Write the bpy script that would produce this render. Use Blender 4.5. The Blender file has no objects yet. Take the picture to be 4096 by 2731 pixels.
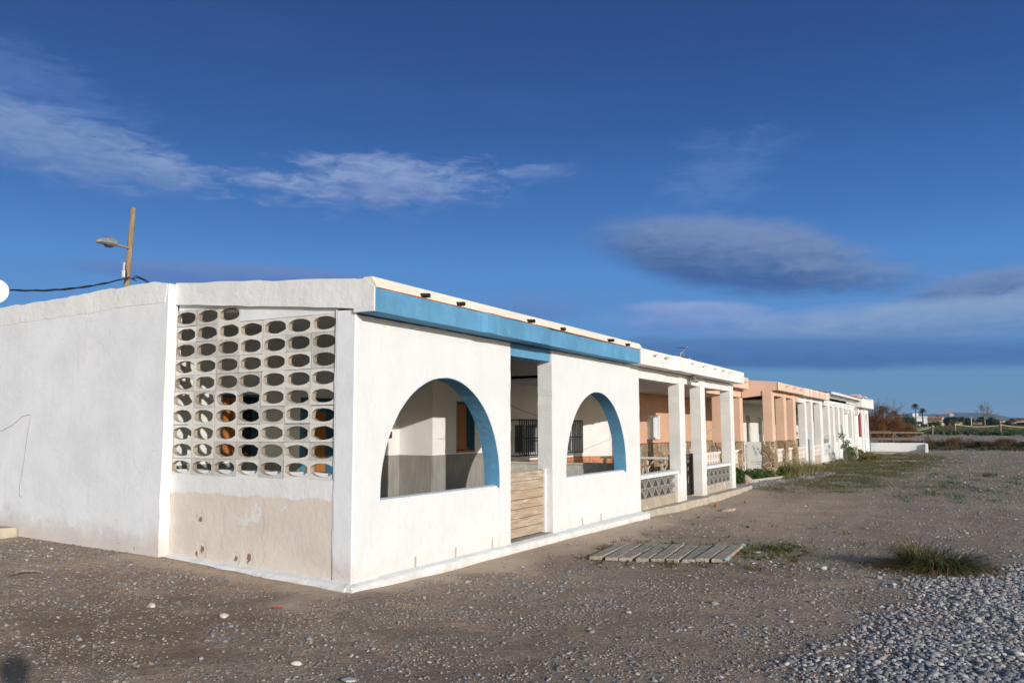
import bpy, bmesh, math, random
import numpy as np
from mathutils import Vector, Matrix
from mathutils.geometry import tessellate_polygon
R = random.Random(7)
rng = np.random.default_rng(7)
rad = math.radians
sc = bpy.context.scene
COL = sc.collection

# ------------------------------------------------------------------ camera
CAM = Vector((-6.945, -5.751, 1.6))
yaw, pit, rol = rad(28.878), rad(6.043), rad(-0.178)
F = Vector((math.cos(yaw)*math.cos(pit), math.sin(yaw)*math.cos(pit), math.sin(pit)))
Rt = Vector((math.sin(yaw), -math.cos(yaw), 0)); Up = Rt.cross(F)
Rt, Up = Rt*math.cos(rol)+Up*math.sin(rol), Up*math.cos(rol)-Rt*math.sin(rol)
cd = bpy.data.cameras.new('camera'); cam = bpy.data.objects.new('camera', cd); COL.objects.link(cam)
cd.sensor_width = 36; cd.lens = 3309/4096*36; cd.clip_start = .05; cd.clip_end = 30000
M = Matrix((Rt, Up, -F)).transposed().to_4x4(); M.translation = CAM; cam.matrix_world = M
sc.camera = cam

# ------------------------------------------------------------------ sun, sky, exposure
SUN_EL, SD = rad(13.6), Vector((.492, .871, 0)).normalized()      # SD = way the light travels
sd = bpy.data.lights.new('sun', 'SUN'); sd.energy = 4.1; sd.angle = rad(.5); sd.color = (1, .945, .87)
so = bpy.data.objects.new('sun', sd); COL.objects.link(so)
so.rotation_euler = (SD*math.cos(SUN_EL)-Vector((0, 0, math.sin(SUN_EL)))).to_track_quat('-Z', 'Y').to_euler()
sc.view_settings.view_transform = 'Standard'; sc.view_settings.look = 'None'
sc.view_settings.exposure = -0.06; sc.view_settings.gamma = 1
W = bpy.data.worlds.new('World'); sc.world = W; W.use_nodes = True
nt = W.node_tree; N = nt.nodes; N.clear()
SKYS = .15      # strength of the sky
SKYR = [(0, (.098, .272, .47)), (2.5, (.085, .262, .50)), (7, (.078, .262, .61)), (11, (.068, .235, .61)), (14, (.040, .168, .50)), (16, (.031, .145, .45)), (20, (.020, .098, .345)), (25, (.016, .068, .26)), (30, (.012, .052, .215)), (60, (.010, .04, .17))]
def nd(t, T, **k):
    n = t.nodes.new(T)
    for a, b in k.items():
        if a.startswith('i_'): n.inputs[a[2:].replace('_', ' ')].default_value = b
        else: setattr(n, a, b)
    return n
def lk(t, a, b): t.links.new(a, b)
def mth(t, op, a, b=None, c=None, clamp=False):
    n = t.nodes.new('ShaderNodeMath'); n.operation = op; n.use_clamp = clamp
    for i, v in enumerate((a, b, c)):
        if v is None: continue
        if isinstance(v, (int, float)): n.inputs[i].default_value = v
        else: t.links.new(v, n.inputs[i])
    return n.outputs[0]
def mixc(t, f, a, b, mode='MIX'):
    n = t.nodes.new('ShaderNodeMix'); n.data_type = 'RGBA'; n.blend_type = mode
    for s, v in ((0, f), (6, a), (7, b)):
        if isinstance(v, (int, float)): n.inputs[s].default_value = v
        elif isinstance(v, tuple): n.inputs[s].default_value = (*v, 1)
        else: t.links.new(v, n.inputs[s])
    return n.outputs[2]
def smooth(t, v, a, b):
    n = t.nodes.new('ShaderNodeMapRange'); n.interpolation_type = 'SMOOTHSTEP'
    n.inputs[1].default_value = a; n.inputs[2].default_value = b; t.links.new(v, n.inputs[0]); return n.outputs[0]
sky = nd(nt, 'ShaderNodeTexSky', sky_type='NISHITA', sun_disc=False, sun_elevation=SUN_EL,
         sun_rotation=math.atan2(-SD.x, -SD.y), air_density=1.0, dust_density=.4, ozone_density=1.5)
tc = nd(nt, 'ShaderNodeTexCoord'); sx = nd(nt, 'ShaderNodeSeparateXYZ'); lk(nt, tc.outputs['Generated'], sx.inputs[0])
az = mth(nt, 'MULTIPLY', mth(nt, 'ARCTAN2', sx.outputs[1], sx.outputs[0]), 57.29578)
el = mth(nt, 'MULTIPLY', mth(nt, 'ARCSINE', sx.outputs[2]), 57.29578)
cmb = nd(nt, 'ShaderNodeCombineXYZ'); lk(nt, az, cmb.inputs[0]); lk(nt, el, cmb.inputs[1])
def skynoise(sxx, syy, rot, detail, rough=.6, off=0):
    mp = nd(nt, 'ShaderNodeMapping'); lk(nt, cmb.outputs[0], mp.inputs[0])
    mp.inputs['Scale'].default_value = (sxx, syy, 1); mp.inputs['Rotation'].default_value = (0, 0, rot); mp.inputs['Location'].default_value = (off, off, off)
    n = nd(nt, 'ShaderNodeTexNoise', noise_dimensions='2D'); n.inputs['Scale'].default_value = 1; n.inputs['Detail'].default_value = detail; n.inputs['Roughness'].default_value = rough
    n.inputs['Distortion'].default_value = .4
    lk(nt, mp.outputs[0], n.inputs['Vector']); return mth(nt, 'SUBTRACT', n.outputs['Fac'], .5)
nA = skynoise(.16, .55, rad(-6), 7, .62); nB = skynoise(.5, 1.7, rad(4), 6, .6, 7.3); nC = skynoise(.05, .2, 0, 4, .5, 3.1)
# the half of the sky away from the sun is the deep polarised blue of a clear winter afternoon
rmp = nd(nt, 'ShaderNodeValToRGB'); lk(nt, mth(nt, 'DIVIDE', mth(nt, 'MAXIMUM', el, 0), 60.), rmp.inputs[0])
for i_, (q_, c_) in enumerate(SKYR):
    e_ = rmp.color_ramp.elements[i_] if i_ < 2 else rmp.color_ramp.elements.new(q_/60); e_.position = q_/60; e_.color = (*[v*.1 for v in c_], 1)
sc10 = nd(nt, 'ShaderNodeVectorMath', operation='SCALE'); lk(nt, rmp.outputs[0], sc10.inputs[0]); sc10.inputs['Scale'].default_value = 10/SKYS*1.0
dsn = nd(nt, 'ShaderNodeVectorMath', operation='DOT_PRODUCT'); lk(nt, tc.outputs['Generated'], dsn.inputs[0]); dsn.inputs[1].default_value = (SD.x, SD.y, .0)
col = mixc(nt, mth(nt, 'MULTIPLY', smooth(nt, dsn.outputs['Value'], -.3, .35), .94), sky.outputs[0], sc10.outputs[0])
# thin high veil
veil = smooth(nt, mth(nt, 'ADD', nC, mth(nt, 'MULTIPLY', nA, .6)), -.05, .45)
veil = mth(nt, 'MULTIPLY', veil, smooth(nt, el, 0, 14)); veil = mth(nt, 'MULTIPLY', veil, .05)
col = mixc(nt, veil, col, (1.0, 1.8, 4.0))
#  az, el, half-az, half-el, tilt(deg), softness, opacity, noise, top colour, bottom colour
WT, WB, GT, GB, BD = (2.9, 3.9, 6.2), (1.4, 2.45, 5.2), (1.9, 2.75, 5.0), (.48, 1.25, 3.4), (.50, 1.5, 4.0)
CL = [
 (59.5, 17.15, 9.8, 2.25, -8, .6, .68, 1.0, WT, WB),
 (52.5, 16.5, 4.5, 1.0, -12, .8, .5, 1.2, WT, WB),
 (46.8, 16.4, 4.2, .8, -7, .9, .42, 2.0, WT, WB),
 (38.3, 16.5, 8.6, 1.95, 2, .7, .72, 1.5, (3.3, 4.2, 6.7), (1.6, 2.5, 5.2)),
 (27.2, 17.5, 3.8, .6, 2, .9, .34, 1.4, WT, WB),
 (13.6, 11.6, 9.2, 2.5, -9, .32, .97, .32, GT, GB),
 (6.2, 9.7, 5.0, 1.2, -8, .6, .6, .8, GT, GB),
 (-2.0, 8.3, 5.6, 1.25, 2, .4, .9, .5, GT, GB),
 (16.3, 8.0, 5.0, .62, -3, .5, .85, .4, (3.0, 4.0, 7.0), (2.0, 3.0, 6.2)),
 (13.5, 6.9, 10., .95, -3, .7, .8, .6, (2.4, 3.5, 6.6), (1.3, 2.4, 5.6)),
 (1.0, 6.6, 14., 1.5, 1, .5, .97, .4, (2.6, 3.8, 6.1), (1.3, 2.6, 5.3)),
 (12.0, 4.95, 22., 1.1, -2, .4, .92, .4, (.85, 2.0, 4.7), (.40, 1.45, 3.9)),
 (27.5, 8.2, 4.5, 1.2, 0, .8, .5, 1.1, (1.5, 2.4, 5.2), (.9, 1.8, 4.6)),
 (47.5, 10.1, 9.4, .85, 0, .4, .85, .35, (1.5, 2.5, 5.3), (.9, 1.9, 4.9)),
 (14.5, 17.0, 5.2, 2.8, 20, 1.0, .36, 1.6, (1.7, 2.9, 6.2), (1.3, 2.5, 5.8)),
 (61.0, 20.5, 8.5, 2.3, -14, 1.0, .38, 1.3, (1.7, 2.9, 6.2), (1.3, 2.5, 5.8)),
]
for a0, e0, ha, he, tl, soft, op, na, ct, cb in CL:
    ct, cb = tuple(v*.1/SKYS for v in ct), tuple(v*.1/SKYS for v in cb)
    c, s = math.cos(rad(tl)), math.sin(rad(tl))
    u = mth(nt, 'SUBTRACT', a0, az); v = mth(nt, 'SUBTRACT', el, e0)          # u grows to the right of the view
    up = mth(nt, 'DIVIDE', mth(nt, 'ADD', mth(nt, 'MULTIPLY', u, c), mth(nt, 'MULTIPLY', v, s)), ha)
    vp = mth(nt, 'DIVIDE', mth(nt, 'SUBTRACT', mth(nt, 'MULTIPLY', v, c), mth(nt, 'MULTIPLY', u, s)), he)
    d = mth(nt, 'SQRT', mth(nt, 'ADD', mth(nt, 'MULTIPLY', up, up), mth(nt, 'MULTIPLY', vp, vp)))
    d = mth(nt, 'SUBTRACT', mth(nt, 'SUBTRACT', d, mth(nt, 'MULTIPLY', nA, na)), mth(nt, 'MULTIPLY', nB, na*.75))
    m = mth(nt, 'MULTIPLY', mth(nt, 'SUBTRACT', 1.0, smooth(nt, d, 1-soft, 1.2)), op)
    tb = smooth(nt, mth(nt, 'ADD', vp, mth(nt, 'MULTIPLY', nB, .8+na)), -.9, .9)
    col = mixc(nt, m, col, mixc(nt, tb, cb, ct))
bg = nd(nt, 'ShaderNodeBackground'); bg.inputs['Strength'].default_value = SKYS
lk(nt, col, bg.inputs[0]); lk(nt, bg.outputs[0], nd(nt, 'ShaderNodeOutputWorld').inputs[0])

# ------------------------------------------------------------------ helpers
def tagp(o, label=None, cat=None, group=None, kind=None):
    for k, v in (('label', label), ('category', cat), ('group', group), ('kind', kind)):
        if v: o[k] = v
    return o
def thing(name, label, cat, loc=(0, 0, 0), group=None):
    o = bpy.data.objects.new(name, None); o.empty_display_size = .2; COL.objects.link(o); o.location = loc
    return tagp(o, label, cat, group)
class MB:
    def __init__(s): s.v = []; s.f = []
    def add(s, vs, fs):
        b = len(s.v); s.v += [tuple(v) for v in vs]; s.f += [tuple(i+b for i in f) for f in fs]; return s
    def box(s, x0, x1, y0, y1, z0, z1, j=0):
        q = lambda: R.uniform(-j, j) if j else 0
        s.add([(x+q(), y+q(), z+q()) for x in (x0, x1) for y in (y0, y1) for z in (z0, z1)],
              [(0, 1, 3, 2), (4, 6, 7, 5), (0, 4, 5, 1), (2, 3, 7, 6), (0, 2, 6, 4), (1, 5, 7, 3)]); return s
    def prism(s, out, ax, d0, d1, holes=()):
        """outline in the plane across axis ax (0: (y,z), 1: (x,z), 2: (x,y)), from d0 to d1 along ax"""
        loops = [list(out)]+[list(h) for h in holes]
        P = lambda p, d: (d, p[0], p[1]) if ax == 0 else ((p[0], d, p[1]) if ax == 1 else (p[0], p[1], d))
        flat = [p for l in loops for p in l]; n = len(flat)
        tri = tessellate_polygon([[Vector((p[0], p[1], 0)) for p in l] for l in loops])
        fs = [tuple(t) for t in tri]+[tuple(i+n for i in reversed(t)) for t in tri]
        k = 0
        for l in loops:
            m = len(l)
            for i in range(m): fs.append((k+i, k+(i+1) % m, k+(i+1) % m+n, k+i+n))
            k += m
        s.add([P(p, d0) for p in flat]+[P(p, d1) for p in flat], fs); return s
    def tube(s, pts, r, n=8, r1=None, cap=True):
        pts = [Vector(p) for p in pts]; m = len(pts); rings = []
        for i, p in enumerate(pts):
            t = (pts[min(i+1, m-1)]-pts[max(i-1, 0)]).normalized()
            a = t.orthogonal().normalized() if i == 0 else (rings[-1][1]-t*rings[-1][1].dot(t)).normalized()
            rr = r if r1 is None else r+(r1-r)*i/(m-1)
            rings.append((p, a, t.cross(a), rr))
        vs = [p+(a*math.cos(k*2*math.pi/n)+b*math.sin(k*2*math.pi/n))*rr for p, a, b, rr in rings for k in range(n)]
        fs = [(i*n+k, i*n+(k+1) % n, (i+1)*n+(k+1) % n, (i+1)*n+k) for i in range(m-1) for k in range(n)]
        if cap: fs += [tuple(range(n))[::-1], tuple((m-1)*n+k for k in range(n))]
        s.add(vs, fs); return s
    def build(s, name, m, parent=None, bevel=0, smooth=False, fix=True):
        me = bpy.data.meshes.new(name); me.from_pydata(s.v, [], s.f)
        if fix:
            b = bmesh.new(); b.from_mesh(me); bmesh.ops.recalc_face_normals(b, faces=b.faces); b.to_mesh(me); b.free()
        if smooth: me.polygons.foreach_set('use_smooth', [True]*len(me.polygons))
        me.materials.append(m); o = bpy.data.objects.new(name, me); COL.objects.link(o)
        if parent:
            o.parent = parent; o.matrix_parent_inverse = Matrix.Translation(-parent.location)
        if bevel:
            bv = o.modifiers.new('bevel', 'BEVEL'); bv.width = bevel; bv.segments = 2; bv.limit_method = 'ANGLE'; bv.angle_limit = rad(50)
        return o
def bx(name, m, parent, *a, bevel=0, j=0): return MB().box(*a, j=j).build(name, m, parent, bevel)
def np_mesh(name, V, Fq, m, parent=None, smooth=False):
    """V (n,3), Fq (k,4) or (k,3)"""
    me = bpy.data.meshes.new(name); w = Fq.shape[1]
    me.vertices.add(len(V)); me.vertices.foreach_set('co', V.astype(np.float32).ravel())
    me.loops.add(Fq.size); me.loops.foreach_set('vertex_index', Fq.astype(np.int32).ravel())
    me.polygons.add(len(Fq)); me.polygons.foreach_set('loop_start', np.arange(0, Fq.size, w, dtype=np.int32))
    me.update(calc_edges=True)
    if smooth: me.polygons.foreach_set('use_smooth', [True]*len(Fq))
    if m: me.materials.append(m)
    o = bpy.data.objects.new(name, me); COL.objects.link(o)
    if parent: o.parent = parent; o.matrix_parent_inverse = Matrix.Translation(-parent.location)
    return o
def wob(pts, step=.12, amp=.006, closed=True, rnd=R):
    """subdivide an outline and jitter it a little: hand-laid plaster edges"""
    out = []; n = len(pts)
    for i in range(n if closed else n-1):
        a, b = pts[i], pts[(i+1) % n]; L = math.hypot(b[0]-a[0], b[1]-a[1]); k = max(1, int(L/step))
        nx, ny = (-(b[1]-a[1])/L, (b[0]-a[0])/L) if L else (0, 0); out.append(a)
        for q in range(1, k):
            w = rnd.gauss(0, amp); out.append((a[0]+(b[0]-a[0])*q/k+nx*w, a[1]+(b[1]-a[1])*q/k+ny*w))
    if not closed: out.append(pts[-1])
    return out
def fnoise(x, y, sc_, seed, oct_=4):
    """smooth numpy noise, about -1..1"""
    g = np.random.default_rng(seed); r = np.zeros_like(x, dtype=float); amp = 1; tot = 0
    for o in range(oct_):
        for k in range(5):
            a = g.uniform(0, 6.283); ph = g.uniform(0, 6.283); f = (2**o)/sc_*g.uniform(.7, 1.4)
            r += amp*np.sin((x*math.cos(a)+y*math.sin(a))*f*6.283+ph+1.3*np.sin((x*math.sin(a*3)-y*math.cos(a*3))*f*3.1+ph*2)); tot += amp*.55
        amp *= .55
    return r/tot

# ------------------------------------------------------------------ materials
def base_mat(name, rough=.85, spec=.25):
    m = bpy.data.materials.new(name); m.use_nodes = True; t = m.node_tree
    b = t.nodes['Principled BSDF']; b.inputs['Roughness'].default_value = rough; b.inputs['Specular IOR Level'].default_value = spec
    return m, t, b
def wpos(t): return nd(t, 'ShaderNodeNewGeometry').outputs['Position']
def noise(t, vec, scale, detail=4, rough=.55, dist=0, stretch=None):
    if stretch:
        mp = nd(t, 'ShaderNodeMapping'); mp.inputs['Scale'].default_value = stretch; lk(t, vec, mp.inputs[0]); vec = mp.outputs[0]
    n = nd(t, 'ShaderNodeTexNoise'); n.inputs['Scale'].default_value = scale; n.inputs['Detail'].default_value = detail
    n.inputs['Roughness'].default_value = rough; n.inputs['Distortion'].default_value = dist; lk(t, vec, n.inputs['Vector']); return n.outputs['Fac']
def bump(t, b, hs_, prev=None):
    """hs_: list of (height socket, distance)"""
    nrm = None
    for h, d in hs_:
        n = nd(t, 'ShaderNodeBump'); n.inputs['Strength'].default_value = 1; n.inputs['Distance'].default_value = d; lk(t, h, n.inputs['Height'])
        if nrm is not None: lk(t, nrm, n.inputs['Normal'])
        nrm = n.outputs[0]
    lk(t, nrm, b.inputs['Normal'])
def simple(name, c, rough=.6, c2=None, scale=8, bd=0, bscale=30, metal=0, spec=.3, stretch=None, detail=5):
    m, t, b = base_mat(name, rough, spec); b.inputs['Metallic'].default_value = metal; p = wpos(t)
    if c2:
        f = smooth(t, noise(t, p, scale, detail, .6, 0, stretch), .35, .65); lk(t, mixc(t, f, c, c2), b.inputs['Base Color'])
    else: b.inputs['Base Color'].default_value = (*c, 1)
    if bd: bump(t, b, [(noise(t, p, bscale, 5, .6, 0, stretch), bd)])
    return m
def plaster(name, c, rough=.8, wavy=.012, grain=.0025, dirt=(.52, .42, .30), dirt_amt=.5, base_z=0., stain=None, crack=True, gscale=55, slope=0., var=.9, fade=None):
    """painted hand-laid render: undulation, grain, faint cracks, soiling that starts at the foot"""
    m, t, b = base_mat(name, rough, .2); p = wpos(t); sp = nd(t, 'ShaderNodeSeparateXYZ'); lk(t, p, sp.inputs[0])
    tone = noise(t, p, 1.7, 5, .6); c2 = tuple(v*var for v in c)
    k = mixc(t, smooth(t, tone, .35, .7), c, c2)
    streak = noise(t, p, 3.0, 5, .65, 0, (3.5, 3.5, .35))
    k = mixc(t, mth(t, 'MULTIPLY', smooth(t, streak, .52, .78), .22), k, tuple(v*.72 for v in c))
    foot = mth(t, 'SUBTRACT', 1.0, smooth(t, mth(t, 'SUBTRACT', mth(t, 'SUBTRACT', sp.outputs[2], mth(t, 'MULTIPLY', sp.outputs[1], slope)), mth(t, 'MULTIPLY', noise(t, p, 6, 6, .7), .5)), base_z-.22, base_z+.12))
    k = mixc(t, mth(t, 'MULTIPLY', foot, dirt_amt), k, dirt)
    hs_ = [(noise(t, p, 2.2, 3, .5), wavy), (noise(t, p, 14, 4, .6), wavy*.35), (noise(t, p, gscale, 4, .7), grain)]
    if crack:
        vo = nd(t, 'ShaderNodeTexVoronoi', feature='DISTANCE_TO_EDGE'); vo.inputs['Scale'].default_value = .9
        ad = nd(t, 'ShaderNodeVectorMath', operation='ADD'); nn = nd(t, 'ShaderNodeTexNoise'); nn.inputs['Scale'].default_value = 3; nn.inputs['Detail'].default_value = 5
        lk(t, p, nn.inputs['Vector']); lk(t, p, ad.inputs[0]); lk(t, nn.outputs['Color'], ad.inputs[1]); lk(t, ad.outputs[0], vo.inputs['Vector'])
        line = mth(t, 'SUBTRACT', 1.0, smooth(t, vo.outputs['Distance'], .0, .006))
        line = mth(t, 'MULTIPLY', line, smooth(t, noise(t, p, 1.1, 2), .56, .64))
        k = mixc(t, mth(t, 'MULTIPLY', line, .18), k, (.45, .42, .38)); hs_.append((line, -.002))
    if fade:
        k = mixc(t, mth(t, 'MULTIPLY', smooth(t, noise(t, p, 4.5, 6, .7), .5, .72), .45), k, fade); k = mixc(t, mth(t, 'MULTIPLY', smooth(t, noise(t, p, 24, 6, .75), .68, .72), .8), k, (.62, .64, .64))
    if stain:                                                                    # sparse flakes where an older coat shows
        sc1, sth, scol, zmax = stain
        f = smooth(t, noise(t, p, sc1, 6, .75), sth, sth+.03)
        f = mth(t, 'MULTIPLY', f, mth(t, 'SUBTRACT', 1.0, smooth(t, sp.outputs[2], zmax*.5, zmax)))
        k = mixc(t, mth(t, 'MULTIPLY', f, .75), k, scol)
    lk(t, k, b.inputs['Base Color']); bump(t, b, hs_); return m
WH = (.715, .72, .72)
M_front = plaster('white_front_render', WH, wavy=.016, grain=.004, dirt_amt=.3, base_z=-.12, crack=False, var=.95)  # same white as the side, albedo lowered to hold back the direct sun
M_col = plaster('white_stucco', (.76, .75, .73), wavy=.010, grain=.005, dirt_amt=.35, base_z=0, gscale=38)
M_side = plaster('white_side_render', (.80, .81, .83), wavy=.009, dirt=(.52, .40, .32), dirt_amt=.5, base_z=.02, slope=.035, stain=(7.5, .64, (.40, .16, .12), .9))  # same white as the front, albedo raised to offset the weaker light here
M_memb = plaster('painted_flashing', (.80, .795, .785), wavy=.018, grain=.003, dirt_amt=0, gscale=20)
M_cream = plaster('cream_render', (.80, .72, .60), wavy=.008, dirt_amt=0)
M_blue = plaster('blue_paint', (.112, .305, .50), var=.8, fade=(.20, .40, .55), wavy=.014, dirt_amt=0, grain=.004, gscale=30)
M_bluedk = simple('blue_joinery', (.045, .16, .27), .5, (.06, .2, .32), 4)
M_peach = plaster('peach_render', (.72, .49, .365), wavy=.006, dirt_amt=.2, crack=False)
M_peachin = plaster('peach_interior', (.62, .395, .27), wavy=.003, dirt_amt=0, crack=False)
M_inner = plaster('white_interior', (.74, .73, .71), wavy=.003, dirt_amt=0, crack=False)
M_ceil = simple('ceiling_paint', (.66, .64, .61), .9, (.6, .58, .55), 3, .002)
M_floor = simple('porch_floor', (.36, .34, .31), .7, (.28, .25, .21), 5, .002)
M_roof = simple('roof_membrane', (.12, .12, .125), .9, (.18, .17, .16), 3, .006)
M_dado = simple('grey_stone_cladding', (.29, .275, .25), .75, (.235, .22, .2), 9, .003, 60, stretch=(1, 1, .25))
M_conc = simple('raw_concrete', (.38, .34, .28), .95, (.5, .42, .33), 5, .006, 35)
M_block = simple('grey_concrete_block', (.31, .30, .28), .95, (.235, .22, .2), 22, .004, 90)
M_pinkwhite = plaster('aged_pinkish_white', (.78, .69, .62), wavy=.006, dirt_amt=.4)
M_black = simple('black_metal', (.02, .02, .022), .45, spec=.4)
M_glass = simple('dark_glass', (.03, .035, .04), .12, spec=.6)
M_shut = simple('white_frame', (.72, .73, .76), .45)
M_greymetal = simple('grey_sheet_metal', (.22, .24, .27), .5, (.17, .19, .22), 6, metal=.2)
M_dkmetal = simple('galvanised', (.2, .21, .21), .5, (.28, .29, .28), 9, metal=.4)
M_wood = simple('weathered_wood', (.30, .245, .185), .85, (.17, .13, .095), 6, .008, 18, stretch=(6, 6, .5))
M_terra = simple('terracotta', (.42, .13, .065), .8, (.3, .085, .05), 12, .004)
M_redslat = simple('red_slats', (.36, .05, .03), .6)
M_redpaint = simple('rusty_red_edge', (.36, .12, .08), .8)
M_skin = simple('skin', (.5, .29, .2), .55)
M_blackcloth = simple('black_cloth', (.02, .02, .024), .9); M_darkhair = simple('dark_hair', (.025, .018, .014), .8)
M_jeans = simple('dark_trousers', (.04, .05, .08), .9); M_paper = simple('white_paper', (.8, .8, .8), .7)

def lattice_block_mat():
    m, t, b = base_mat('painted_screen_block', .92, .15); p = wpos(t)
    k = mixc(t, smooth(t, noise(t, p, 5, 5, .65), .3, .7), (.77, .745, .70), (.68, .645, .59))
    k = mixc(t, smooth(t, noise(t, p, 60, 5, .75), .62, .7), k, (.42, .37, .30))
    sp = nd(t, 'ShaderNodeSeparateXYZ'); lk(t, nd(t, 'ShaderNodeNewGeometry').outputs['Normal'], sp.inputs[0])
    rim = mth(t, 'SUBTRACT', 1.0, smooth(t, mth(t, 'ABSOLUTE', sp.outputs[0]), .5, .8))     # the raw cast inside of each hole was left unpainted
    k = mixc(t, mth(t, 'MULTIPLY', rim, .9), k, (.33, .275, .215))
    lk(t, k, b.inputs['Base Color']); isl = mth(t, 'GREATER_THAN', nd(t, 'ShaderNodeNewGeometry').outputs['Random Per Island'], .62); bump(t, b, [(mth(t, 'MULTIPLY', noise(t, p, 45, 5, .75), mth(t, 'ADD', .25, isl)), .022), (noise(t, p, 110, 4, .7), .003)]); return m
M_screen = lattice_block_mat()
def screen_wall_mat():
    m, t, b = base_mat('two_tone_render', .85, .2); p = wpos(t); sp = nd(t, 'ShaderNodeSeparateXYZ'); lk(t, p, sp.inputs[0])
    z = mth(t, 'SUBTRACT', sp.outputs[2], mth(t, 'MULTIPLY', mth(t, 'SUBTRACT', noise(t, p, 3.2, 6, .62), .5), .16))
    z = mth(t, 'SUBTRACT', z, mth(t, 'MULTIPLY', mth(t, 'SUBTRACT', noise(t, p, 40, 4, .7), .5), .03))
    f = mth(t, 'SUBTRACT', 1.0, smooth(t, z, .835, .865))
    f2 = smooth(t, mth(t, 'ABSOLUTE', mth(t, 'SUBTRACT', noise(t, p, 1.9, 5, .6, 0, (1, 1, 2.5)), .5)), .0, .012)
    hi = smooth(t, noise(t, p, 2.3, 6, .68), .6, .635); hi = mth(t, 'MULTIPLY', hi, smooth(t, sp.outputs[2], .35, .65))
    f = mth(t, 'MULTIPLY', f, mth(t, 'SUBTRACT', 1.0, mth(t, 'MULTIPLY', hi, .85)))
    beige = mixc(t, smooth(t, noise(t, p, 2.6, 5, .6), .3, .75), (.71, .64, .565), (.63, .56, .485))
    k = mixc(t, f, mixc(t, smooth(t, noise(t, p, 2, 4), .3, .7), (.78, .775, .765), (.71, .71, .705)), beige)
    hs_ = [(noise(t, p, 2.4, 4, .55), .014), (noise(t, p, 12, 4, .6), .006), (noise(t, p, 60, 4, .7), .002)]
    # chips where the coat has come off (centres on the wall, metres)
    for (cy, cz, rr) in ((2.25, .20, .042), (2.35, .16, .03), (1.70, .13, .032), (1.50, .155, .045), (2.37, .585, .022), (2.31, .56, .03)):
        dx = mth(t, 'SUBTRACT', sp.outputs[1], cy); dz = mth(t, 'MULTIPLY', mth(t, 'SUBTRACT', sp.outputs[2], cz), .75)
        d = mth(t, 'SQRT', mth(t, 'ADD', mth(t, 'MULTIPLY', dx, dx), mth(t, 'MULTIPLY', dz, dz)))
        d = mth(t, 'ADD', d, mth(t, 'MULTIPLY', mth(t, 'SUBTRACT', noise(t, p, 22, 4, .6), .5), .06))
        d = mth(t, 'ADD', d, mth(t, 'MULTIPLY', mth(t, 'SUBTRACT', noise(t, p, 9, 3, .6), .5), .10)); c1 = mth(t, 'SUBTRACT', 1.0, smooth(t, d, rr*.6, rr*.75)); c0 = mth(t, 'SUBTRACT', 1.0, smooth(t, d, rr*1.6, rr*2.0))
        k = mixc(t, mth(t, 'MULTIPLY', c0, .35), k, (.66, .58, .50)); k = mixc(t, c1, k, (.27, .17, .11)); hs_ += [(c0, -.003), (c1, -.006)]
    for y0, sd_ in ((1.95, 3.), (1.28, 8.)):                                       # two meandering vertical cracks
        w = mth(t, 'SUBTRACT', sp.outputs[1], mth(t, 'ADD', y0, mth(t, 'MULTIPLY', mth(t, 'SUBTRACT', noise(t, p, sd_, 5, .6, 0, (.1, .1, 1)), .5), .35)))
        ln = mth(t, 'SUBTRACT', 1.0, smooth(t, mth(t, 'ABSOLUTE', w), .0005, .004)); ln = mth(t, 'MULTIPLY', ln, mth(t, 'SUBTRACT', 1.0, smooth(t, sp.outputs[2], .6, .85)))
        k = mixc(t, mth(t, 'MULTIPLY', ln, .4), k, (.36, .3, .25)); hs_.append((ln, -.002))
    lk(t, k, b.inputs['Base Color']); bump(t, b, hs_); return m
M_two = screen_wall_mat()
def tile_mat(name, c1, c2, grout, axs, w, h, cell=.3, rough=.4, gw=.01):
    """square tiles over world axes axs=(horizontal, vertical)"""
    m, t, b = base_mat(name, rough, .4); p = wpos(t); sp = nd(t, 'ShaderNodeSeparateXYZ'); lk(t, p, sp.inputs[0])
    u = mth(t, 'DIVIDE', sp.outputs[axs[0]], w) if axs[0] != 'r' else None; v = mth(t, 'DIVIDE', sp.outputs[axs[1]], h)
    fu = mth(t, 'FRACT', u); fv = mth(t, 'FRACT', v)
    g = mth(t, 'MAXIMUM', mth(t, 'LESS_THAN', fu, gw/w), mth(t, 'LESS_THAN', fv, gw/h))
    k = mixc(t, smooth(t, noise(t, p, 9, 3, .5), .35, .65), c1, c2); k = mixc(t, g, k, grout)
    lk(t, k, b.inputs['Base Color']); bump(t, b, [(g, -.003)]); return m
M_orange = tile_mat('orange_glazed_tile', (.50, .20, .07), (.36, .12, .04), (.55, .45, .35), (0, 2), .33, .2)
M_orangey = tile_mat('orange_glazed_tile_side', (.50, .20, .07), (.36, .12, .04), (.55, .45, .35), (1, 2), .33, .2)
M_paletile = tile_mat('pale_stone_tile', (.56, .54, .50), (.48, .46, .43), (.75, .74, .7), (1, 2), .6, .3)
M_stripes = None
def stripe_mat():
    m, t, b = base_mat('washed_pink_parapet', .85, .2); p = wpos(t)
    f = noise(t, p, 5, 4, .7, 0, (1.6, .2, .1))
    k = mixc(t, smooth(t, f, .42, .6), (.80, .68, .62), (.66, .34, .26)); k = mixc(t, smooth(t, noise(t, p, 3, 3), .55, .7), k, (.78, .72, .68))
    lk(t, k, b.inputs['Base Color']); bump(t, b, [(noise(t, p, 20, 4), .006)]); return m
M_stripes = stripe_mat()
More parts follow.
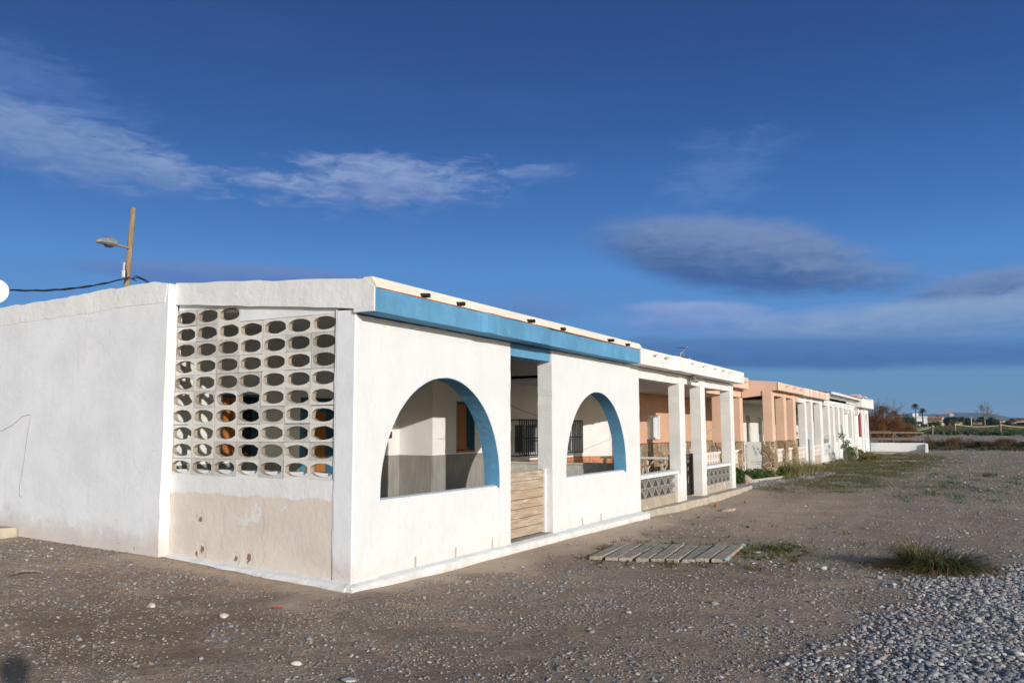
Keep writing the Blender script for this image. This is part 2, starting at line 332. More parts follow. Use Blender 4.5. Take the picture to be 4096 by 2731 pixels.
def rubble_mat(name, scale=5.2):
    m, t, b = base_mat(name, .9, .2); p = wpos(t)
    nn = nd(t, 'ShaderNodeTexNoise'); nn.inputs['Scale'].default_value = 4; nn.inputs['Detail'].default_value = 2; lk(t, p, nn.inputs['Vector'])
    ad = nd(t, 'ShaderNodeVectorMath', operation='MULTIPLY_ADD'); lk(t, nn.outputs['Color'], ad.inputs[0]); ad.inputs[1].default_value = (.16,)*3; lk(t, p, ad.inputs[2])
    v1 = nd(t, 'ShaderNodeTexVoronoi', feature='DISTANCE_TO_EDGE'); v2 = nd(t, 'ShaderNodeTexVoronoi')
    for v in (v1, v2): v.inputs['Scale'].default_value = scale; lk(t, ad.outputs[0], v.inputs['Vector'])
    r = nd(t, 'ShaderNodeValToRGB'); lk(t, v2.outputs['Color'], r.inputs[0]); cr = r.color_ramp; cr.interpolation = 'CONSTANT'
    for i, (q, c) in enumerate(((0, (.30, .20, .12)), (.3, (.40, .29, .17)), (.45, (.24, .19, .145)), (.6, (.46, .35, .22)), (.8, (.33, .28, .22)))):
        e = cr.elements[i] if i < 2 else cr.elements.new(q); e.position = q; e.color = (*c, 1)
    k = mixc(t, mth(t, 'MULTIPLY', noise(t, p, 18, 5, .7), .55), r.outputs[0], (.2, .14, .09))
    j = mth(t, 'SUBTRACT', 1.0, smooth(t, v1.outputs['Distance'], .03, .09)); wj = smooth(t, noise(t, p, 2.5, 3), .5, .58)
    k = mixc(t, j, k, mixc(t, wj, (.30, .23, .16), (.68, .58, .45)))
    lk(t, k, b.inputs['Base Color']); bump(t, b, [(smooth(t, v1.outputs['Distance'], 0, .12), .03), (noise(t, p, 25, 5), .008)]); return m
M_rubble = rubble_mat('rubble_stone', 4.2)
def plank_mat():
    m, t, b = base_mat('gate_planks', .8, .2); p = wpos(t); sp = nd(t, 'ShaderNodeSeparateXYZ'); lk(t, p, sp.inputs[0])
    g = noise(t, p, 7, 8, .7, .8, (.35, 1, 5.5)); k = mixc(t, smooth(t, g, .35, .68), (.50, .40, .31), (.30, .22, .155))
    k = mixc(t, mth(t, 'MULTIPLY', smooth(t, noise(t, p, 2.2, 4, .6, 0, (.5, 1, 2)), .54, .64), .28), k, (.42, .25, .13))
    k = mixc(t, smooth(t, noise(t, p, 5, 5, .6, 0, (.5, 1, 3)), .55, .75), k, (.58, .50, .42))
    lk(t, k, b.inputs['Base Color']); bump(t, b, [(g, .006)]); return m
M_plank = plank_mat()
def blind_mat():
    m, t, b = base_mat('bamboo_blind', .6, .3); p = wpos(t); sp = nd(t, 'ShaderNodeSeparateXYZ'); lk(t, p, sp.inputs[0])
    w = mth(t, 'FRACT', mth(t, 'MULTIPLY', sp.outputs[2], 60)); s2 = mth(t, 'LESS_THAN', mth(t, 'FRACT', mth(t, 'MULTIPLY', sp.outputs[0], 9)), .07)
    k = mixc(t, noise(t, p, 30, 3, .6, 0, (.3, 1, 3)), (.42, .17, .045), (.27, .10, .03)); k = mixc(t, s2, k, (.55, .3, .1))
    lk(t, k, b.inputs['Base Color']); bump(t, b, [(w, .003)]); return m
M_blind = blind_mat()
def leaf_mat(name, c1, c2, c3=None, rough=.7, trans=.25):
    m, t, b = base_mat(name, rough, .2); g = nd(t, 'ShaderNodeNewGeometry')
    k = mixc(t, g.outputs['Random Per Island'], c1, c2)
    if c3: k = mixc(t, smooth(t, noise(t, g.outputs['Position'], 1.3, 3), .45, .6), k, c3)
    lk(t, k, b.inputs['Base Color'])
    tr = nd(t, 'ShaderNodeBsdfTranslucent'); lk(t, k, tr.inputs[0]); mx = nd(t, 'ShaderNodeMixShader'); mx.inputs[0].default_value = trans
    lk(t, b.outputs[0], mx.inputs[1]); lk(t, tr.outputs[0], mx.inputs[2]); lk(t, mx.outputs[0], t.nodes['Material Output'].inputs[0]); return m
L_tuft = leaf_mat('tuft_green', (.045, .07, .02), (.11, .125, .04), (.16, .14, .06)); L_dead = leaf_mat('dead_blades', (.20, .10, .04), (.30, .18, .08))
L_cover = leaf_mat('ground_cover_green', (.07, .10, .03), (.15, .15, .06), (.22, .19, .10))
L_grey = leaf_mat('grey_green', (.12, .17, .11), (.18, .22, .15)); L_succ = leaf_mat('succulent_green', (.045, .085, .02), (.09, .14, .04))
L_straw = leaf_mat('straw_grass', (.30, .25, .12), (.15, .16, .06)); L_rust = leaf_mat('rusty_tamarisk', (.16, .065, .022), (.27, .12, .04))
L_dark = leaf_mat('dark_evergreen', (.03, .055, .02), (.06, .09, .03)); L_palm = leaf_mat('palm_green', (.035, .065, .022), (.085, .11, .045))
L_brown = leaf_mat('dry_scrub', (.10, .06, .035), (.17, .10, .055)); L_agave = leaf_mat('agave_blades', (.20, .19, .06), (.42, .30, .13))
M_bark = simple('bark', (.16, .125, .095), .95, (.1, .08, .06), 9, .01)
M_twig = simple('bare_twigs', (.20, .155, .13), .9); M_tamtwig = simple('tamarisk_twigs', (.15, .085, .06), .9)

# ------------------------------------------------------------------ ground
ZX = [-400, 8, 14, 20, 30, 50, 56, 62, 72, 85, 100, 200, 450, 700, 20000]
ZZ = [-.17, -.17, -.17, -.05, .02, .08, .09, .28, .58, .93, 1.15, 1.75, 1.75, 1.6, 1.2]
def zg(x, y):
    x = np.asarray(x, float); y = np.asarray(y, float)
    z = np.interp(x, ZX, ZZ)
    left = np.clip((1.5-x)/1.5, 0, 1)*np.interp(y, [-1.5, 0, 3, 6, 9], [0, .07, .24, .32, .34])      # the ground climbs along the gable wall
    near = np.clip((y+1.1)/.9, 0, 1)*np.clip((x+1.2)/1.2, 0, 1)*np.clip((11-x)/3, 0, 1)*.055*(1-.4*np.clip(1.5-x, 0, 1))
    r = np.hypot(x+7, y+6); damp = np.clip(r/60, .4, 6)
    n = fnoise(x, y, 5.5, 3, 3)*.012+fnoise(x, y, .9, 5, 2)*.009
    far = np.clip((x-57)/10, 0, 1)*fnoise(x, y, 14, 9, 3)*.10
    return z+left+near+n*np.minimum(damp, 3)*np.clip((90-r)/60, .2, 1)+far
def g1(segs):
    out = []
    for a, b, s in segs: out += list(np.arange(a, b, s))
    return np.array(out)
gx = np.concatenate([[-58, -40, -30], g1([(-20, -8, 1), (-8, 12, .14), (12, 30, .35), (30, 60, .6), (60, 110, .9), (110, 220, 5), (220, 700, 30)]), [900, 1500, 3000, 5000, 7400]])
gy = np.concatenate([[-4900, -2000, -800, -300, -120, -60], g1([(-40, -18, 2), (-18, -9, .5), (-9, 4, .14), (4, 12, .4), (12, 40, 2)]), [60, 120, 300, 900, 3000, 5900]])
X, Y = np.meshgrid(gx, gy, indexing='ij'); Zm = zg(X, Y)
nx, ny = X.shape; idx = np.arange(nx*ny).reshape(nx, ny)
Fq = np.stack([idx[:-1, :-1], idx[1:, :-1], idx[1:, 1:], idx[:-1, 1:]], -1).reshape(-1, 4)
def peb_edge(x): return np.interp(x, [-6, -4, -.9, .9, 2.4, 4.1, 5.4, 8, 14], [-4.3, -4.4, -4.6, -4.95, -5.25, -5.15, -6.0, -8.0, -11])
def m_pebble(x, y): return np.clip((peb_edge(x)-y)/1.0+.45+fnoise(x, y, 1.1, 21, 3)*.5, 0, 1)
def m_sand(x, y):      # trodden, nearly stone-free strip along the houses
    a = np.clip((y+1.35-np.interp(x, [-2, 0, 4, 9, 13, 18], [1.3, 1.05, .35, .3, -.6, .9])+fnoise(x, y, 1.3, 31, 3)*.22)/.3, 0, 1)*(x > -1)*(x < 17)*(y < .3)
    b = np.exp(-((x-12.5)/5.0)**2-((y+2.2)/1.3)**2)*.8
    c = np.clip(1-np.abs(x+.30)/.28+fnoise(x, y, .8, 33, 2)*.2, 0, 1)*(y > .1)*(y < 3.4)
    return np.clip(np.maximum(np.maximum(a, b), c), 0, 1)
def m_green(x, y):
    a = np.exp(-((x-23)/7.0)**4-((y+1.7)/1.9)**4); b = np.exp(-((x-37)/9.)**4-((y+2.0)/2.2)**4); c = np.exp(-((x-19)/3.)**2-((y+5.0)/1.2)**2)*.7
    d = np.exp(-((x-5.9)/1.1)**2-((y+3.3)/.45)**2)*.38+np.exp(-((x-4.7)/1.1)**2-((y+1.9)/1.15)**2)*.5
    e = np.clip((x-54)/2, 0, 1)*np.clip((60-x)/2, 0, 1)
    s = np.clip((x-20)/15, 0, 1)*np.clip((55-x)/5, 0, 1)*.35
    return np.clip((a+b+c+d+e+s)*(.75+fnoise(x, y, 2.1, 41, 4)*.75), 0, 1)
def m_damp(x, y):
    a = np.exp(-((x+2.3)/1.8)**2-((y-.5)/1.5)**2)*1.0+np.exp(-((x+1.0)/1.6)**2-((y+2.6)/1.1)**2)*.55+np.exp(-((x-3.3)/2.2)**2-((y+3.2)/.9)**2)*.5
    return np.clip(a*(.9+fnoise(x, y, .9, 44, 4)*1.1)+np.clip(fnoise(x, y, 3.4, 45, 4)-.25, 0, 1)*.6, 0, 1)
def m_rut(x, y):
    r = 0
    for o_, w_ in ((-5.2, .16), (-6.5, .16), (-3.6, .12)): r = r+np.exp(-((y-(o_+.05*(x-10)+.25*np.sin(x*.35)))/w_)**2)*(x > 6)*np.clip((x-6)/3, 0, 1)
    return np.clip(r*(.6+fnoise(x, y, 1.5, 46, 3)*.8), 0, 1)
def m_field(x, y): return np.clip((x-86+fnoise(x, y, 12, 51, 3)*2)/4, 0, 1)
def m_track(x, y): return np.clip((x-66+fnoise(x, y, 6, 52, 3)*1.5)/3, 0, 1)*(1-m_field(x, y))
ground = np_mesh('ground', np.stack([X, Y, Zm], -1).reshape(-1, 3), Fq, None, smooth=True); ground['kind'] = 'structure'
for nm, fn in (('pebble', m_pebble), ('sand', m_sand), ('green', m_green), ('field', m_field), ('track', m_track), ('damp', m_damp), ('rut', m_rut)):
    a = ground.data.attributes.new(nm, 'FLOAT', 'POINT'); a.data.foreach_set('value', fn(X, Y).astype(np.float32).ravel())
def ground_mat():
    m, t, b = base_mat('gravelly_earth', .95, .12); p = wpos(t)
    at = lambda n: nd(t, 'ShaderNodeAttribute', attribute_name=n).outputs['Fac']
    big = noise(t, p, .42, 6, .66); mid = noise(t, p, 2.6, 6, .68)
    earth = mixc(t, smooth(t, mid, .3, .7), (.62, .445, .30), (.45, .32, .21))
    earth = mixc(t, mth(t, 'MULTIPLY', smooth(t, big, .46, .66), .75), earth, (.24, .155, .095))
    earth = mixc(t, smooth(t, noise(t, p, 120, 4, .7), .5, .72), earth, (.54, .44, .34))
    hs_ = [(mid, .035), (noise(t, p, 9, 5, .65), .008)]
    k = earth
    for s, th, dist in ((26., .60, .005), (60., .52, .003), (130., .5, .0015)):
        v = nd(t, 'ShaderNodeTexVoronoi'); v.inputs['Scale'].default_value = s; v.inputs['Randomness'].default_value = 1; lk(t, p, v.inputs['Vector'])
        ve = nd(t, 'ShaderNodeTexVoronoi', feature='DISTANCE_TO_EDGE'); ve.inputs['Scale'].default_value = s; lk(t, p, ve.inputs['Vector'])
        sc3 = nd(t, 'ShaderNodeSeparateColor'); lk(t, v.outputs['Color'], sc3.inputs[0])
        r = nd(t, 'ShaderNodeValToRGB'); lk(t, sc3.outputs[0], r.inputs[0]); cr = r.color_ramp
        for i, (q, c) in enumerate(((0, (.15, .125, .11)), (.35, (.25, .21, .185)), (.6, (.35, .28, .225)), (.8, (.40, .30, .23)), (1, (.52, .47, .41)))):
            e = cr.elements[i] if i < 2 else cr.elements.new(q); e.position = q; e.color = (*c, 1)
        pres = mth(t, 'GREATER_THAN', mth(t, 'ADD', sc3.outputs[1], mth(t, 'MULTIPLY', mth(t, 'SUBTRACT', noise(t, p, 1.4, 4, .6), .5), 1.2)), th)
        pres = mth(t, 'MULTIPLY', pres, smooth(t, ve.outputs['Distance'], .02, .10))
        pres = mth(t, 'MULTIPLY', pres, mth(t, 'SUBTRACT', 1.0, mth(t, 'MULTIPLY', at('sand'), .85)))
        pres = mth(t, 'MULTIPLY', pres, mth(t, 'SUBTRACT', 1.0, at('field')))
        k = mixc(t, mth(t, 'MULTIPLY', pres, .85), k, r.outputs[0]); hs_.append((pres, dist))
    k = mixc(t, mth(t, 'MULTIPLY', at('sand'), .75), k, mixc(t, mid, (.56, .44, .33), (.46, .36, .27)))
    k = mixc(t, mth(t, 'MULTIPLY', at('pebble'), .7), k, (.20, .18, .165))
    k = mixc(t, mth(t, 'MULTIPLY', at('damp'), .8), k, mixc(t, mid, (.20, .13, .08), (.30, .21, .14)))
    k = mixc(t, mth(t, 'MULTIPLY', at('rut'), .6), k, (.50, .41, .33))
    gm = mth(t, 'MULTIPLY', at('green'), smooth(t, noise(t, p, 5, 6, .75), .36, .52))
    k = mixc(t, mth(t, 'MULTIPLY', gm, .85), k, mixc(t, noise(t, p, 30, 3), (.13, .16, .06), (.24, .22, .11)))
    k = mixc(t, mth(t, 'MULTIPLY', at('track'), .5), k, (.42, .35, .30))
    fld = mixc(t, smooth(t, noise(t, p, .12, 5, .65, 0, (1, 3, 1)), .35, .65), (.09, .10, .045), (.20, .165, .085)); fld = mixc(t, smooth(t, noise(t, p, 1.2, 5, .7), .4, .65), fld, (.085, .10, .045))
    k = mixc(t, at('field'), k, fld); lk(t, k, b.inputs['Base Color']); bump(t, b, hs_); return m
ground.data.materials.append(ground_mat())

# stones: one point cloud per kind of gravel, instanced as rounded stones
def stone_mat(name, bright=1., warm=False):
    wv = (1.06, .95, .83) if warm else (1, 1, 1)
    m, t, b = base_mat(name, .75, .3); oi = nd(t, 'ShaderNodeObjectInfo'); r = nd(t, 'ShaderNodeValToRGB'); lk(t, oi.outputs['Random'], r.inputs[0]); cr = r.color_ramp
    for i, (q, c) in enumerate(((0, (.13, .135, .15)), (.2, (.215, .22, .24)), (.42, (.30, .305, .325)), (.6, (.385, .37, .36)), (.70, (.42, .29, .25)), (.78, (.36, .33, .31)), (.92, (.50, .485, .47)), (1, (.68, .66, .63)))):
        e = cr.elements[i] if i < 2 else cr.elements.new(q); e.position = q; e.color = (*[v*bright*w_ for v, w_ in zip(c, wv)], 1)
    if warm:
        for e, c in zip(cr.elements, ((.13, .115, .105), (.20, .18, .17), (.27, .24, .215), (.34, .28, .235), (.34, .22, .16), (.31, .26, .215), (.37, .33, .29), (.50, .46, .41))): e.color = (*c, 1)
    tc_ = nd(t, 'ShaderNodeTexCoord'); n = noise(t, tc_.outputs['Object'], 3, 4)
    lk(t, mixc(t, mth(t, 'MULTIPLY', n, .4), r.outputs[0], (.22, .19, .17)), b.inputs['Base Color']); return m
def stones(name, x, y, size, mat_, sub=2, sink=.25):
    n = len(x); me = bpy.data.meshes.new(name); me.vertices.add(n)
    fl = rng.uniform(.28, .55, n); el_ = rng.uniform(.62, 1, n)
    z = zg(x, y)+size*fl*(.5-sink)
    me.vertices.foreach_set('co', np.stack([x, y, z], -1).astype(np.float32).ravel())
    a = me.attributes.new('scl', 'FLOAT_VECTOR', 'POINT'); a.data.foreach_set('vector', np.stack([size*.5, size*el_*.5, size*fl*.5], -1).astype(np.float32).ravel())
    a = me.attributes.new('rot', 'FLOAT_VECTOR', 'POINT'); a.data.foreach_set('vector', np.stack([rng.normal(0, .3, n), rng.normal(0, .3, n), rng.uniform(0, 6.28, n)], -1).astype(np.float32).ravel())
    o = bpy.data.objects.new(name, me); COL.objects.link(o)
    g = bpy.data.node_groups.new(name, 'GeometryNodeTree'); g.interface.new_socket('Geometry', in_out='INPUT', socket_type='NodeSocketGeometry'); g.interface.new_socket('Geometry', in_out='OUTPUT', socket_type='NodeSocketGeometry')
    gi = g.nodes.new('NodeGroupInput'); go = g.nodes.new('NodeGroupOutput'); ip = g.nodes.new('GeometryNodeInstanceOnPoints'); ico = g.nodes.new('GeometryNodeMeshIcoSphere')
    ico.inputs['Radius'].default_value = 1; ico.inputs['Subdivisions'].default_value = sub
    ns = g.nodes.new('ShaderNodeTexNoise'); ns.inputs['Scale'].default_value = .9; sp_ = g.nodes.new('GeometryNodeSetPosition')
    mp = g.nodes.new('ShaderNodeVectorMath'); mp.operation = 'MULTIPLY_ADD'; g.links.new(ns.outputs['Color'], mp.inputs[0]); mp.inputs[1].default_value = (.7,)*3; mp.inputs[2].default_value = (-.35,)*3
    g.links.new(ico.outputs[0], sp_.inputs[0]); g.links.new(mp.outputs[0], sp_.inputs['Offset'])
    ss = g.nodes.new('GeometryNodeSetShadeSmooth'); sm = g.nodes.new('GeometryNodeSetMaterial'); sm.inputs['Material'].default_value = mat_
    g.links.new(sp_.outputs[0], ss.inputs[0]); g.links.new(ss.outputs[0], sm.inputs[0]); g.links.new(sm.outputs[0], ip.inputs['Instance'])
    for nm, so_ in (('scl', 'Scale'), ('rot', 'Rotation')):
        q = g.nodes.new('GeometryNodeInputNamedAttribute'); q.data_type = 'FLOAT_VECTOR'; q.inputs[0].default_value = nm; g.links.new(q.outputs[0], ip.inputs[so_])
    g.links.new(gi.outputs[0], ip.inputs['Points']); g.links.new(ip.outputs[0], go.inputs[0])
    md = o.modifiers.new('scatter', 'NODES'); md.node_group = g; o['kind'] = 'stuff'; return o
def polar(n, r0, r1, a0=-38, a1=40):
    r = np.sqrt(rng.uniform(r0*r0, r1*r1, n)); a = yaw-np.radians(rng.uniform(a0, a1, n)); return CAM.x+r*np.cos(a), CAM.y+r*np.sin(a)
def outside(x, y): return ~((x > -.14) & (x < 54) & (y > -.22))
def pick(x, y, p): k = (rng.uniform(0, 1, len(x)) < p) & outside(x, y); return x[k], y[k]
SM, SMb = stone_mat('beach_stone', .98), stone_mat('gravel_stone', 1.0, True)
SMl = stone_mat('loose_stone', .78); SMp = stone_mat('pale_scattered_stone', .95)
x, y = polar(60000, 3.6, 12, -5, 45); mp_ = m_pebble(x, y); x, y = pick(x, y, np.clip(mp_*1.4-.2, 0, 1)); s = np.clip(np.exp(rng.normal(math.log(.025), .33, len(x))), .014, .05)
tagp(stones('beach_pebbles', x, y, s, SM, 1, .2), 'small grey shingle packed thickly at the lower right', 'pebbles')
x, y = polar(52000, 3.6, 14, -5, 45); x, y = pick(x, y, np.clip(m_pebble(x, y)*1.2-.15, 0, 1)); s = np.clip(np.exp(rng.normal(math.log(.040), .30, len(x))), .022, .09)
tagp(stones('larger_pebbles', x, y, s, SM, 2, .12), 'larger smooth rounded pebbles lying among the shingle at the lower right', 'pebbles')
x, y = polar(100000, 3.6, 10, -42, 42); dn = .08+.92*np.clip(fnoise(x, y, 1.5, 61, 4)*1.4+.45, 0, 1)
x, y = pick(x, y, dn*(1-.93*m_sand(x, y))*.8); s = np.clip(np.exp(rng.normal(math.log(.0135), .5, len(x))), .006, .05)
tagp(stones('loose_gravel', x, y, s, SMb, 1, .25), 'fine brown and grey gravel strewn over the bare earth in front of the houses', 'gravel')
x, y = polar(26000, 3.6, 12, -42, 42); x, y = pick(x, y, (.08+.35*np.clip(fnoise(x, y, 1.3, 63, 3), 0, 1)+.9*np.clip((6.4-np.hypot(x-CAM.x, y-CAM.y))/1.6, 0, 1)*np.clip((-.5-y)/2.5, .05, 1)+.35*m_pebble(x, y+.9))*(1-.95*m_sand(x, y))); s = np.clip(np.exp(rng.normal(math.log(.028), .35, len(x))), .015, .07)
tagp(stones('loose_pebbles', x, y, s, SMl, 2, .3), 'sparse rounded pebbles lying loose on the gravel ground before the pebble bank', 'pebbles')
x, y = polar(90000, 9.6, 26, -42, 42); x, y = pick(x, y, (.10+.75*np.clip(fnoise(x, y, 2.2, 64, 4)*1.3+.2, 0, 1))*(1-.85*m_sand(x, y))*(1-.6*m_green(x, y))); s = np.clip(np.exp(rng.normal(math.log(.021), .45, len(x))), .01, .08)
tagp(stones('scattered_stones', x, y, s, SMp, 1, .15), 'small stones scattered over the open ground beyond the wooden boardwalk', 'stones')
x, y = polar(120000, 9.4, 30, -42, 42); x, y = pick(x, y, (.25+.75*np.clip(fnoise(x, y, 2.6, 66, 4)*1.2+.4, 0, 1))*(1-.8*m_sand(x, y))*(1-.5*m_green(x, y))*.8); s = np.clip(np.exp(rng.normal(math.log(.017), .4, len(x))), .008, .05)
tagp(stones('brown_gravel', x, y, s, SMb, 1, .15), 'dull brown gravel on the open ground beyond the boardwalk and grass tuft', 'gravel')
x, y = polar(60000, 24, 66, -5, 45); x, y = pick(x, y, (1-.8*m_green(x, y))*.9*(.4+.6*np.clip(fnoise(x, y, 5, 65, 3)+.5, 0, 1))); s = np.clip(np.exp(rng.normal(math.log(.036), .45, len(x))), .02, .12)
tagp(stones('distant_stones', x, y, s, SMp, 1, .1), 'pale stones dotting the far bare ground before the scrub', 'stones')
x, y = rng.uniform(17.2, 25.5, 9000), rng.uniform(-1.4, .55, 9000); k = (y < .75-.19*(x-16.6)+.3) & (y > -.05-.22*(x-17)) & ~((x > 21) & (y > -.55)); x, y = x[k], y[k]
tagp(stones('pale_gravel', x, y, np.clip(np.exp(rng.normal(math.log(.045), .3, len(x))), .02, .09), SM, 1, .1), 'patch of pale gravel before the planting bed of the peach house', 'gravel')

# single stones and litter one can point at
def rock(name, x, y, s, m, label, cat, flat=.6, seed=1, group=None):
    g = random.Random(seed); b = bmesh.new(); bmesh.ops.create_icosphere(b, subdivisions=3, radius=1)
    ds = [(Vector((g.gauss(0, 1), g.gauss(0, 1), g.gauss(0, 1))).normalized(), g.uniform(.65, .95)) for _ in range(9)]
    for v in b.verts:
        for d, q in ds:
            e = v.co.dot(d)
            if e > q: v.co -= d*(e-q)
        v.co = Vector((v.co.x*s, v.co.y*s*.75, v.co.z*s*flat))
    me = bpy.data.meshes.new(name); b.to_mesh(me); b.free(); me.polygons.foreach_set('use_smooth', [True]*len(me.polygons)); me.materials.append(m)
    o = bpy.data.objects.new(name, me); COL.objects.link(o); o.location = (x, y, float(zg(x, y))+s*flat*.35); o.rotation_euler = (g.uniform(-.2, .2), g.uniform(-.2, .2), g.uniform(0, 6)); return tagp(o, label, cat, group)
MR_w = simple('pale_stone', (.62, .57, .5), .7, (.5, .45, .4), 20, .002); MR_r = simple('red_brick', (.36, .11, .06), .9, (.27, .1, .06), 20, .006)
MR_p = simple('pink_concrete', (.36, .22, .19), .95, (.45, .38, .33), 10, .006); MR_g = simple('grey_stone', (.2, .2, .21), .8, (.28, .27, .27), 12, .003)
rock('pebble', -1.46, .26, .045, MR_w, 'smooth white pebble lying in front of the corner of the blue-trimmed house', 'pebble', .6, 2)
rock('pebble', -1.60, 1.06, .045, MR_w, 'small pale pebble left of the white one, on the dark earth patch', 'pebble', .55, 3)
rock('pebble', -2.08, -1.2, .045, MR_w, 'flat cream pebble at the bottom centre, near the piece of paper', 'pebble', .5, 4)
rock('brick_fragment', 11.9, -.62, .07, MR_r, 'orange-red brick fragment lying by the step of the second house', 'brick', .8, 6)
rock('brick_fragment', 13.3, -.95, .055, MR_r, 'small red brick piece further out from the second house step', 'brick', .8, 7)
rock('concrete_lump', 11.2, -1.05, .2, MR_p, 'pinkish flat lump of broken concrete on the earth before the second house', 'rubble', .28, 8)
rock('stone', 3.9, -4.7, .055, MR_g, 'round grey stone between the boardwalk and the grass tuft', 'stone', .6, 9)
rock('stone', 4.3, -4.03, .05, MR_w, 'pale round stone left of the grass tuft', 'stone', .6, 10)
rock('broken_slab', 18.9, .35, .2, MR_p, 'broken beige slab standing in the succulents beside the peach house', 'rubble', 1.1, 11)
o = MB().tube([(-1.68, 3.20, .07), (-1.60, 3.12, .10), (-1.50, 3.05, .09), (-1.46, 2.98, .07)], .022, 7, .009).build('driftwood_stick', M_wood, smooth=True)
for v in o.data.vertices: v.co.z += float(zg(v.co.x, v.co.y))-.045
tagp(o, 'short curved brown stick lying on the gravel by the gable wall', 'stick')
def scrap(name, pts, m, label, cat, th=.004):
    z = float(zg(pts[0][0], pts[0][1]))+.02; o = MB().prism(pts, 2, z, z+th).build(name, m); return tagp(o, label, cat)
scrap('red_scrap', [(-1.02, .09), (-.99, .10), (-.965, .045), (-.975, .015), (-.995, .05)], simple('red_plastic', (.38, .04, .03), .4), 'small bright red plastic scrap on the gravel in front of the corner', 'litter', .012)
scrap('paper_scrap', [(-2.22, -1.76), (-2.16, -1.78), (-2.165, -1.85), (-2.2, -1.87), (-2.24, -1.82)], simple('grey_paper', (.5, .5, .5), .8), 'crumpled greyish paper scrap at the bottom of the view', 'litter', .01)

# ------------------------------------------------------------------ plants
def blades(n, cx, cy, rx, ry, h, wdt, lean, seed, zf=None, curl=1., pts=5, hvar=.35):
    g = np.random.default_rng(seed); a = g.uniform(0, 6.283, n); r = np.sqrt(g.uniform(0, 1, n)); x0 = cx+rx*r*np.cos(a); y0 = cy+ry*r*np.sin(a)
    z0 = zf(x0, y0) if zf else zg(x0, y0); d = a+g.normal(0, .7, n); H = h*(1-hvar*g.uniform(0, 1, n)); ln = np.abs(g.normal(lean, lean*.45, n))
    V = []
    for i in range(pts):
        q = i/(pts-1); off = H*ln*q**1.6*curl; z = z0-.01+H*(q-.45*ln*q**2.2*curl); ww = wdt*(1-q)**.7+.0006
        for s_ in (-1, 1): V.append(np.stack([x0+np.cos(d)*off-np.sin(d)*ww*s_, y0+np.sin(d)*off+np.cos(d)*ww*s_, np.maximum(z, z0-.01)], -1))
    V = np.stack(V, 1); k = 2*pts; b = np.arange(n)[:, None]*k
    Fs = np.concatenate([b+np.array([[2*i, 2*i+1, 2*i+3, 2*i+2]]) for i in range(pts-1)], 0)
    return V.reshape(-1, 3), Fs
def cloud(n, C, Rr, leaf, seed, squash=1., shell=.35):
    """leaf-sized quads filling uneven lobes; C list of centres, Rr list of (rx,ry,rz)"""
    g = np.random.default_rng(seed); w = np.array([a[0]*a[1]*a[2] for a in Rr])**.66; w = w/w.sum(); i = g.choice(len(C), n, p=w)
    u = g.normal(0, 1, (n, 3)); u /= np.linalg.norm(u, axis=1)[:, None]; r = (shell+(1-shell)*g.uniform(0, 1, n)**.6)*(1+.25*np.sin(u[:, 0]*7+i)*np.sin(u[:, 2]*6+i*2))
    P = np.array(C)[i]+u*np.array(Rr)[i]*r[:, None]
    a = g.normal(0, 1, (n, 3)); a /= np.linalg.norm(a, axis=1)[:, None]; b = np.cross(a, g.normal(0, 1, (n, 3))); b /= np.linalg.norm(b, axis=1)[:, None]
    L = leaf*g.uniform(.6, 1.4, n)[:, None]; Wd = L*.45*squash
    V = np.stack([P-a*L, P-b*Wd, P+a*L, P+b*Wd], 1).reshape(-1, 3); return V, (np.arange(n)[:, None]*4+np.arange(4)[None])
def join(*vf):
    V = []; Fs = []; k = 0
    for v, f in vf: V.append(v); Fs.append(f+k); k += len(v)
    return np.concatenate(V), np.concatenate(Fs)
# big grass tuft
t = thing('grass_tuft', 'large dark green grass tuft with arching blades at the edge of the pebbles', 'grass tuft', (5.05, -5.35, float(zg(5.05, -5.35))))
def fount(n, cx, cy, br, L, wdt, e0, e1, seed, bias=(0, 0), pts=7):
    g = np.random.default_rng(seed); a = g.uniform(0, 6.283, n); r = br*np.sqrt(g.uniform(0, 1, n)); x0 = cx+r*np.cos(a); y0 = cy+r*np.sin(a); z0 = zg(x0, y0)
    dx, dy = np.cos(a)+bias[0]+g.normal(0, .35, n), np.sin(a)+bias[1]+g.normal(0, .35, n); q_ = np.hypot(dx, dy); dx /= q_; dy /= q_; e = np.radians(g.uniform(e0, e1, n)); Ln = L*g.uniform(.55, 1.15, n); V = []
    px, py, pz = x0.copy(), y0.copy(), z0.copy()
    for i in range(pts):
        q = i/(pts-1); ww = wdt*(1-q)**.8+.0008
        for s_ in (-1, 1): V.append(np.stack([px-dy*ww*s_, py+dx*ww*s_, np.maximum(pz, z0+.004)], -1))
        ee = e-q*q*1.9; px = px+dx*np.cos(ee)*Ln/(pts-1); py = py+dy*np.cos(ee)*Ln/(pts-1); pz = pz+np.sin(ee)*Ln/(pts-1)
    V = np.stack(V, 1); b_ = np.arange(n)[:, None]*2*pts
    return V.reshape(-1, 3), np.concatenate([b_+np.array([[2*i, 2*i+1, 2*i+3, 2*i+2]]) for i in range(pts-1)], 0)
np_mesh('blades', *join(fount(560, 5.02, -5.15, .13, .58, .0055, 10, 60, 11, (.0, .25)), fount(560, 4.98, -5.45, .15, .66, .0055, 2, 44, 12, (.0, -.7)), fount(150, 5.0, -5.0, .09, .60, .005, 36, 70, 14, (.1, .5))), L_tuft, t)
np_mesh('dead_blades', *join(fount(380, 5.0, -5.3, .25, .95, .006, -2, 18, 13), fount(150, 4.98, -5.1, .15, 1.05, .006, 0, 14, 15, (.2, 1.2))), L_dead, t)
